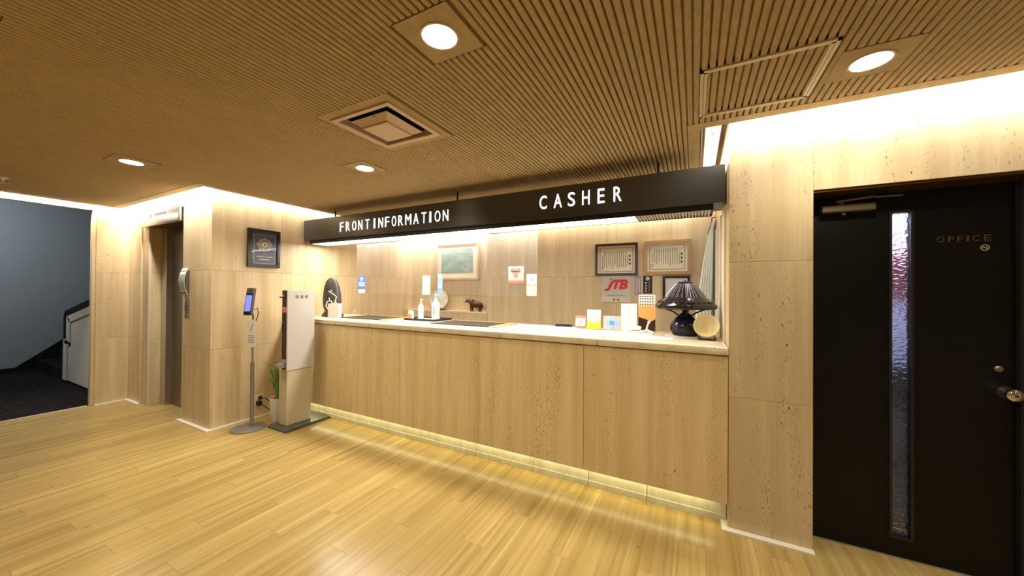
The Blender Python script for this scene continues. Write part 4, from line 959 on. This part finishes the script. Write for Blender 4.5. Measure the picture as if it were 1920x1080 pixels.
# ================================================================== VINYL SCREEN AND NOTICES
VY = 2.945
def vinyl(lab, x0, x1, z0, z1, seed):
    mb = MB(); n = 28; rows = []
    for j in range(9):
        z = z1+(z0-z1)*j/8
        rows.append([mb.V(x0+(x1-x0)*k/n, VY+0.010*math.sin(k*0.7+seed)*(j/8)**0.7+0.004*math.sin(k*1.9+j), z) for k in range(n+1)])
    for a, b_ in zip(rows, rows[1:]):
        for k in range(n): mb.f.append([a[k], a[k+1], b_[k+1], b_[k]])
    o = mb.build('vinyl_screen', 'vinyl', None, True); tag(o, lab, 'screen', 'clear vinyl screens hanging below the sign'); return o
vinyl('clear vinyl screen hanging below the FRONT INFORMATION lettering', -3.66, -2.45, 1.37, 2.006, 0.0)
vinyl('clear vinyl screen hanging left of the CASHER lettering', -2.44, -1.262, 1.37, 2.006, 2.0)
NF = FRONT(0, VY-0.020, 0)
def notice(name, lab, x0, x1, z0, z1, mat):
    t = thing(name, lab, 'notice', ((x0+x1)/2, VY-0.02, z0))
    MB(**NF).box(x0, z0, 0, x1, z1, 0.0015).build('sheet', mat, t); return t
t = notice('blue_notice', 'blue and white notice on the vinyl right of the dark stone', -3.606, -3.476, 1.368, 1.576, 'blue')
q = MB(**NF); q.box(-3.600, 1.372, 0.0015, -3.482, 1.420, 0.0022); q.box(-3.566, 1.535, 0.0015, -3.515, 1.558, 0.0022); q.box(-3.560, 1.518, 0.0015, -3.525, 1.526, 0.0022)
for r_ in range(3): q.box(-3.59, 1.455+r_*0.018, 0.0015, -3.49, 1.466+r_*0.018, 0.0022)
q.build('white_print', 'white', t)
t = notice('white_notice', 'pair of blank white notices on the vinyl above the pump bottles', -2.597, -2.490, 1.366, 1.570, 'white')
q = MB(**NF); q.box(-2.597, 1.466, 0.0015, -2.490, 1.469, 0.002); q.box(-2.548, 1.51, 0.0015, -2.538, 1.535, 0.002); q.build('print', 'blue_pale', t)
t = notice('strip_notice', 'narrow blue and white strip notice left of the painting', -2.388, -2.328, 1.372, 1.585, 'blue_pale')
q = MB(**NF); q.box(-2.378, 1.545, 0.0015, -2.338, 1.582, 0.0022); q.box(-2.376, 1.440, 0.0015, -2.340, 1.475, 0.0022); q.build('white_print', 'white', t)
t = notice('red_notice', 'faded red emblem notice on the vinyl right of the painting', -1.553, -1.394, 1.487, 1.644, 'jtb_bg')
q = MB(**NF); q.box(-1.553, 1.487, 0.0015, -1.394, 1.511, 0.0022); q.ring(-1.50, 1.605, 0.0015, 0.0022, 0.010, 0.024, 14); q.ring(-1.447, 1.605, 0.0015, 0.0022, 0.010, 0.024, 14); q.ring(-1.474, 1.562, 0.0015, 0.0022, 0.008, 0.024, 16); q.box(-1.52, 1.592, 0.0015, -1.43, 1.604, 0.0022)
q.build('red_print', 'red_pale', t)
t = notice('paper_notice', 'two small white papers taped one above the other on the vinyl edge', -1.363, -1.262, 1.372, 1.570, 'white')
q = MB(**NF); q.box(-1.363, 1.468, 0.0015, -1.262, 1.472, 0.002); q.box(-1.318, 1.51, 0.0015, -1.305, 1.525, 0.002); q.build('print', 'ink_grey', t)

# ================================================================== BACK WALL PICTURES
def framed(name, lab, x0, x1, z0, z1, w, fmat, pmat, yw=YB, d=0.025, mat_w=0.0):
    t = thing(name, lab, 'picture', ((x0+x1)/2, yw, z0)); F = FRONT(0, yw, 0)
    frame_bars(F, x0, x1, z0, z1, w, d, 0.0005).build('frame', fmat, t)
    MB(**F).box(x0+w-0.001, z0+w-0.001, 0.001, x1-w+0.001, z1-w+0.001, d*0.5).build('sheet', pmat, t)
    return t, F, d*0.5
def certificate(t, F, d, x0, x1, z0, z1, seed):
    random.seed(seed)
    frame_bars(F, x0, x1, z0, z1, 0.008, d+0.0008, d).build('border_line', 'ink_grey', t)
    q = MB(**F); n = 14
    for k in range(n):
        x = x0+0.035+(x1-x0-0.07)*k/(n-1)
        if k == n-1:
            for j in range(3): q.box(x-0.010, z1-0.12-j*0.045, d, x+0.008, z1-0.095-j*0.045, d+0.001)
            continue
        top = z1-0.04-(0.05 if k in (0, n-2) else random.uniform(0, 0.02)); bot = z0+0.04+random.uniform(0, 0.06); z = top
        while z > bot:
            h = random.uniform(0.006, 0.011); q.box(x-0.0035, z-h, d, x+0.0035, z, d+0.001); z -= h+0.005
    q.ring(x0+0.032, z0+0.05, d, d+0.001, 0.009, 0.013, 12)
    q.build('brush_lettering', 'ink', t)
t, F, d = framed('certificate', 'certificate of thanks in a dark wood frame above the JTB sign', -1.100, -0.598, 1.610, 2.000, 0.028, 'wood_dark', 'cream')
certificate(t, F, d, -1.045, -0.650, 1.655, 1.950, 1)
t, F, d = framed('certificate', 'certificate of thanks in a pale wood frame above the lamp', -0.526, -0.034, 1.616, 2.008, 0.036, 'wood_pale', 'cream')
certificate(t, F, d, -0.468, -0.092, 1.672, 1.955, 2)
t, F, d = framed('framed_notice', 'black framed white sheet partly hidden by the lamp shade', -0.322, -0.042, 1.225, 1.600, 0.026, 'frame_black', 'white')
jt = thing('jtb_sign', 'grey square sign with red JTB logo below the dark certificate', 'sign', (-0.84, YB, 1.28)); F = FRONT(0, YB-0.0005, 0)
MB(**F).box(-1.018, 1.283, 0, -0.668, 1.608, 0.008).build('board', 'jtb_bg', jt)
q = MB(**F); fit_text(q, 'J', -0.985, -0.865, 1.420, 1.545, 0.008, 0.0095, bold=0.07, shear=0.35); fit_text(q, 'T', -0.888, -0.775, 1.443, 1.560, 0.008, 0.0098, bold=0.065, shear=0.3); fit_text(q, 'B', -0.815, -0.705, 1.443, 1.560, 0.008, 0.0101, bold=0.055, shear=0.25)
q.box(-0.885, 1.540, 0.008, -0.735, 1.562, 0.0093)
q.build('logo_letters', 'red', jt)
MB(**F).ell((-0.906, 1.568, 0.008), 0.018, 0.012, 0.002, 12, 6).build('logo_dot', 'stand_grey', jt)
q = MB(**F)
for k in range(17): q.box(-0.955+k*0.0125, 1.362, 0.008, -0.947+k*0.0125, 1.374, 0.009)
q.build('small_lettering', 'stand_grey', jt)
MB(**F).box(-1.018, 1.285, 0.008, -0.668, 1.345, 0.0088).build('lower_band', 'alu', jt)
q = MB(**F)
for k in range(2): q.box(-0.885+k*0.05, 1.302, 0.0088, -0.855+k*0.05, 1.332, 0.0094)
q.build('band_marks', 'stand_grey', jt)
pu = thing('purple_leaflet', 'narrow purple leaflet on the wall between the JTB sign and black banner', 'leaflet', (-0.59, YB, 1.37)); MB(**F).box(-0.632, 1.374, 0, -0.555, 1.598, 0.0015).build('sheet', 'purple', pu)
q = MB(**F); q.box(-0.612, 1.40, 0.0015, -0.60, 1.58, 0.002); q.box(-0.585, 1.41, 0.0015, -0.572, 1.57, 0.002); q.build('print', 'alu', pu)
bl = thing('black_banner', 'narrow black banner with white blossom crest and lettering', 'banner', (-0.485, YB, 1.39)); MB(**F).box(-0.537, 1.397, 0, -0.436, 1.600, 0.0015).build('sheet', 'frame_black', bl)
q = MB(**F)
for k in range(5):
    a = math.pi/2+2*math.pi*k/5; q.disc(-0.486+0.014*math.cos(a), 1.570+0.014*math.sin(a), 0.002, 0.010, 10)
for k in range(4): q.box(-0.512, 1.512-k*0.032, 0.0015, -0.497, 1.530-k*0.032, 0.0022)
for k in range(9): q.box(-0.472, 1.528-k*0.014, 0.0015, -0.466, 1.536-k*0.014, 0.0022)
q.build('white_print', 'white', bl)
# painting in the niche
NY = YB+0.15
t, F, d = framed('painting', 'teal abstract painting in a pale wooden frame inside the niche', -3.715, -2.905, 1.580, 2.165, 0.030, 'frame_painting', 'cream', NY-0.0005, 0.05)
MB(**F).box(-3.625, 1.690, d, -3.020, 2.070, d+0.003).build('canvas', 'painting', t)
# ox figurine on the ledge
ox = thing('ox_figurine', 'small bronze ox figurine standing on the niche ledge', 'figurine', (-2.93, YB+0.06, 1.0985))
q = MB(); oz = 1.0985; oy = YB+0.06
q.ell((-2.905, oy, oz+0.105), 0.105, 0.042, 0.050, 16, 10, 0.03)
q.ell((-2.975, oy, oz+0.125), 0.055, 0.040, 0.052, 14, 8, 0.03)
q.tube([(-2.98, oy, oz+0.135), (-3.02, oy, oz+0.150), (-3.055, oy, oz+0.155)], 0.038, 10, 0.026)
q.ell((-3.068, oy, oz+0.152), 0.036, 0.024, 0.024, 12, 8); q.ell((-3.098, oy, oz+0.147), 0.016, 0.016, 0.014, 10, 6)
for s in (-1, 1):
    q.tube([(-3.05, oy+s*0.02, oz+0.172), (-3.045, oy+s*0.045, oz+0.185), (-3.06, oy+s*0.05, oz+0.205)], 0.007, 7, 0.003)
    q.tube([(-3.03, oy+s*0.02, oz+0.165), (-3.015, oy+s*0.045, oz+0.165)], 0.009, 7, 0.003)
    q.tube([(-2.985, oy+s*0.024, oz+0.09), (-2.99, oy+s*0.024, oz+0.045), (-2.985, oy+s*0.024, oz+0.0)], 0.017, 8, 0.010)
    q.tube([(-2.835, oy+s*0.024, oz+0.10), (-2.83, oy+s*0.024, oz+0.055), (-2.842, oy+s*0.024, oz+0.03), (-2.838, oy+s*0.024, oz+0.0)], 0.022, 8, 0.010)
q.tube([(-2.805, oy, oz+0.125), (-2.792, oy, oz+0.09), (-2.795, oy, oz+0.05)], 0.006, 7, 0.004)
q.build('ox_body', 'ox', ox, True, 60)
rd = MB(); rd.ell((-2.97, oy, oz+0.168), 0.026, 0.03, 0.016, 12, 6); rd.build('back_ornament', 'ox', ox, True)
# plate on stand in the niche
np_ = thing('niche_plate', 'large cream plate on a black stand in the niche behind the bottles', 'plate', (-3.58, YB+0.06, 1.0985))
nv = Vector((0.30, -0.85, 0.30)).normalized(); exv = Vector((0, 0, 1)).cross(nv).normalized(); eyv = nv.cross(exv)
MB(o=(-3.60, YB+0.045, 1.0985+0.165), ex=exv, ey=eyv, ez=nv).lathe([(0.06, -0.016), (0.10, -0.012), (0.148, 0.010), (0.152, 0.015), (0.145, 0.014), (0.09, -0.006), (0.002, -0.008)], 40).build('plate', 'plate2', np_, True)
q = MB(); 
for s in (-0.07, 0.07): q.tube([(-3.60+s, YB+0.12, 1.106), (-3.60+s, YB+0.01, 1.106), (-3.60+s, YB+0.004, 1.135)], 0.008, 8)
q.tube([(-3.67, YB+0.07, 1.106), (-3.53, YB+0.07, 1.106)], 0.007, 8); q.build('stand', 'frame_black', np_, True)

# ================================================================== RIGHT END: BOARD, CURTAIN
bd = thing('side_board', 'cream painted end board between the counter and the pillar', 'board', (0.17, 3.1, ZT))
MB().box(0.174, 2.72, ZT, 0.1845, 3.85, 2.000).build('board', 'cream_board', bd)
for y in (2.98, 3.30): MB().box(0.167, y, ZT, 0.1738, y+0.05, 1.98).build('rail', 'board_grey', bd)
cu = thing('curtain', 'pale green cloth gathered at a hook beside the end board', 'curtain', (0.10, 4.1, 1.0))
mb = MB(); rows = []
for j in range(15):
    t_ = j/14; z = 2.14-1.30*t_; w = 0.012+0.125*t_**0.8; rows.append([mb.V(0.165-w*2*(k/20)*0.5-w*0.4*(k/20), 4.05+0.015*math.sin(k*1.6+j*0.15)*(0.3+t_), z) for k in range(21)])
for a, b_ in zip(rows, rows[1:]):
    for k in range(20): mb.f.append([a[k], a[k+1], b_[k+1], b_[k]])
o = mb.build('cloth', 'curtain', cu, True)
MB().tube([(0.182, 4.05, 2.16), (0.155, 4.05, 2.165), (0.15, 4.05, 2.13)], 0.006, 8).build('hook', 'frame_black', cu)
MB().tube([(0.155, 4.045, 2.14), (0.13, 4.04, 2.05), (0.115, 4.035, 2.0)], 0.004, 6).build('tie_cord', 'frame_black', cu)
struct(MB().box(0.1795, 3.92, 0.0, 0.1845, 4.38, 2.12).build('door_3', 'office_dark'), 'dark sheet painted as the unlit doorway behind the curtain')  # thin flat sheet, its dark colour stands for an unlit opening
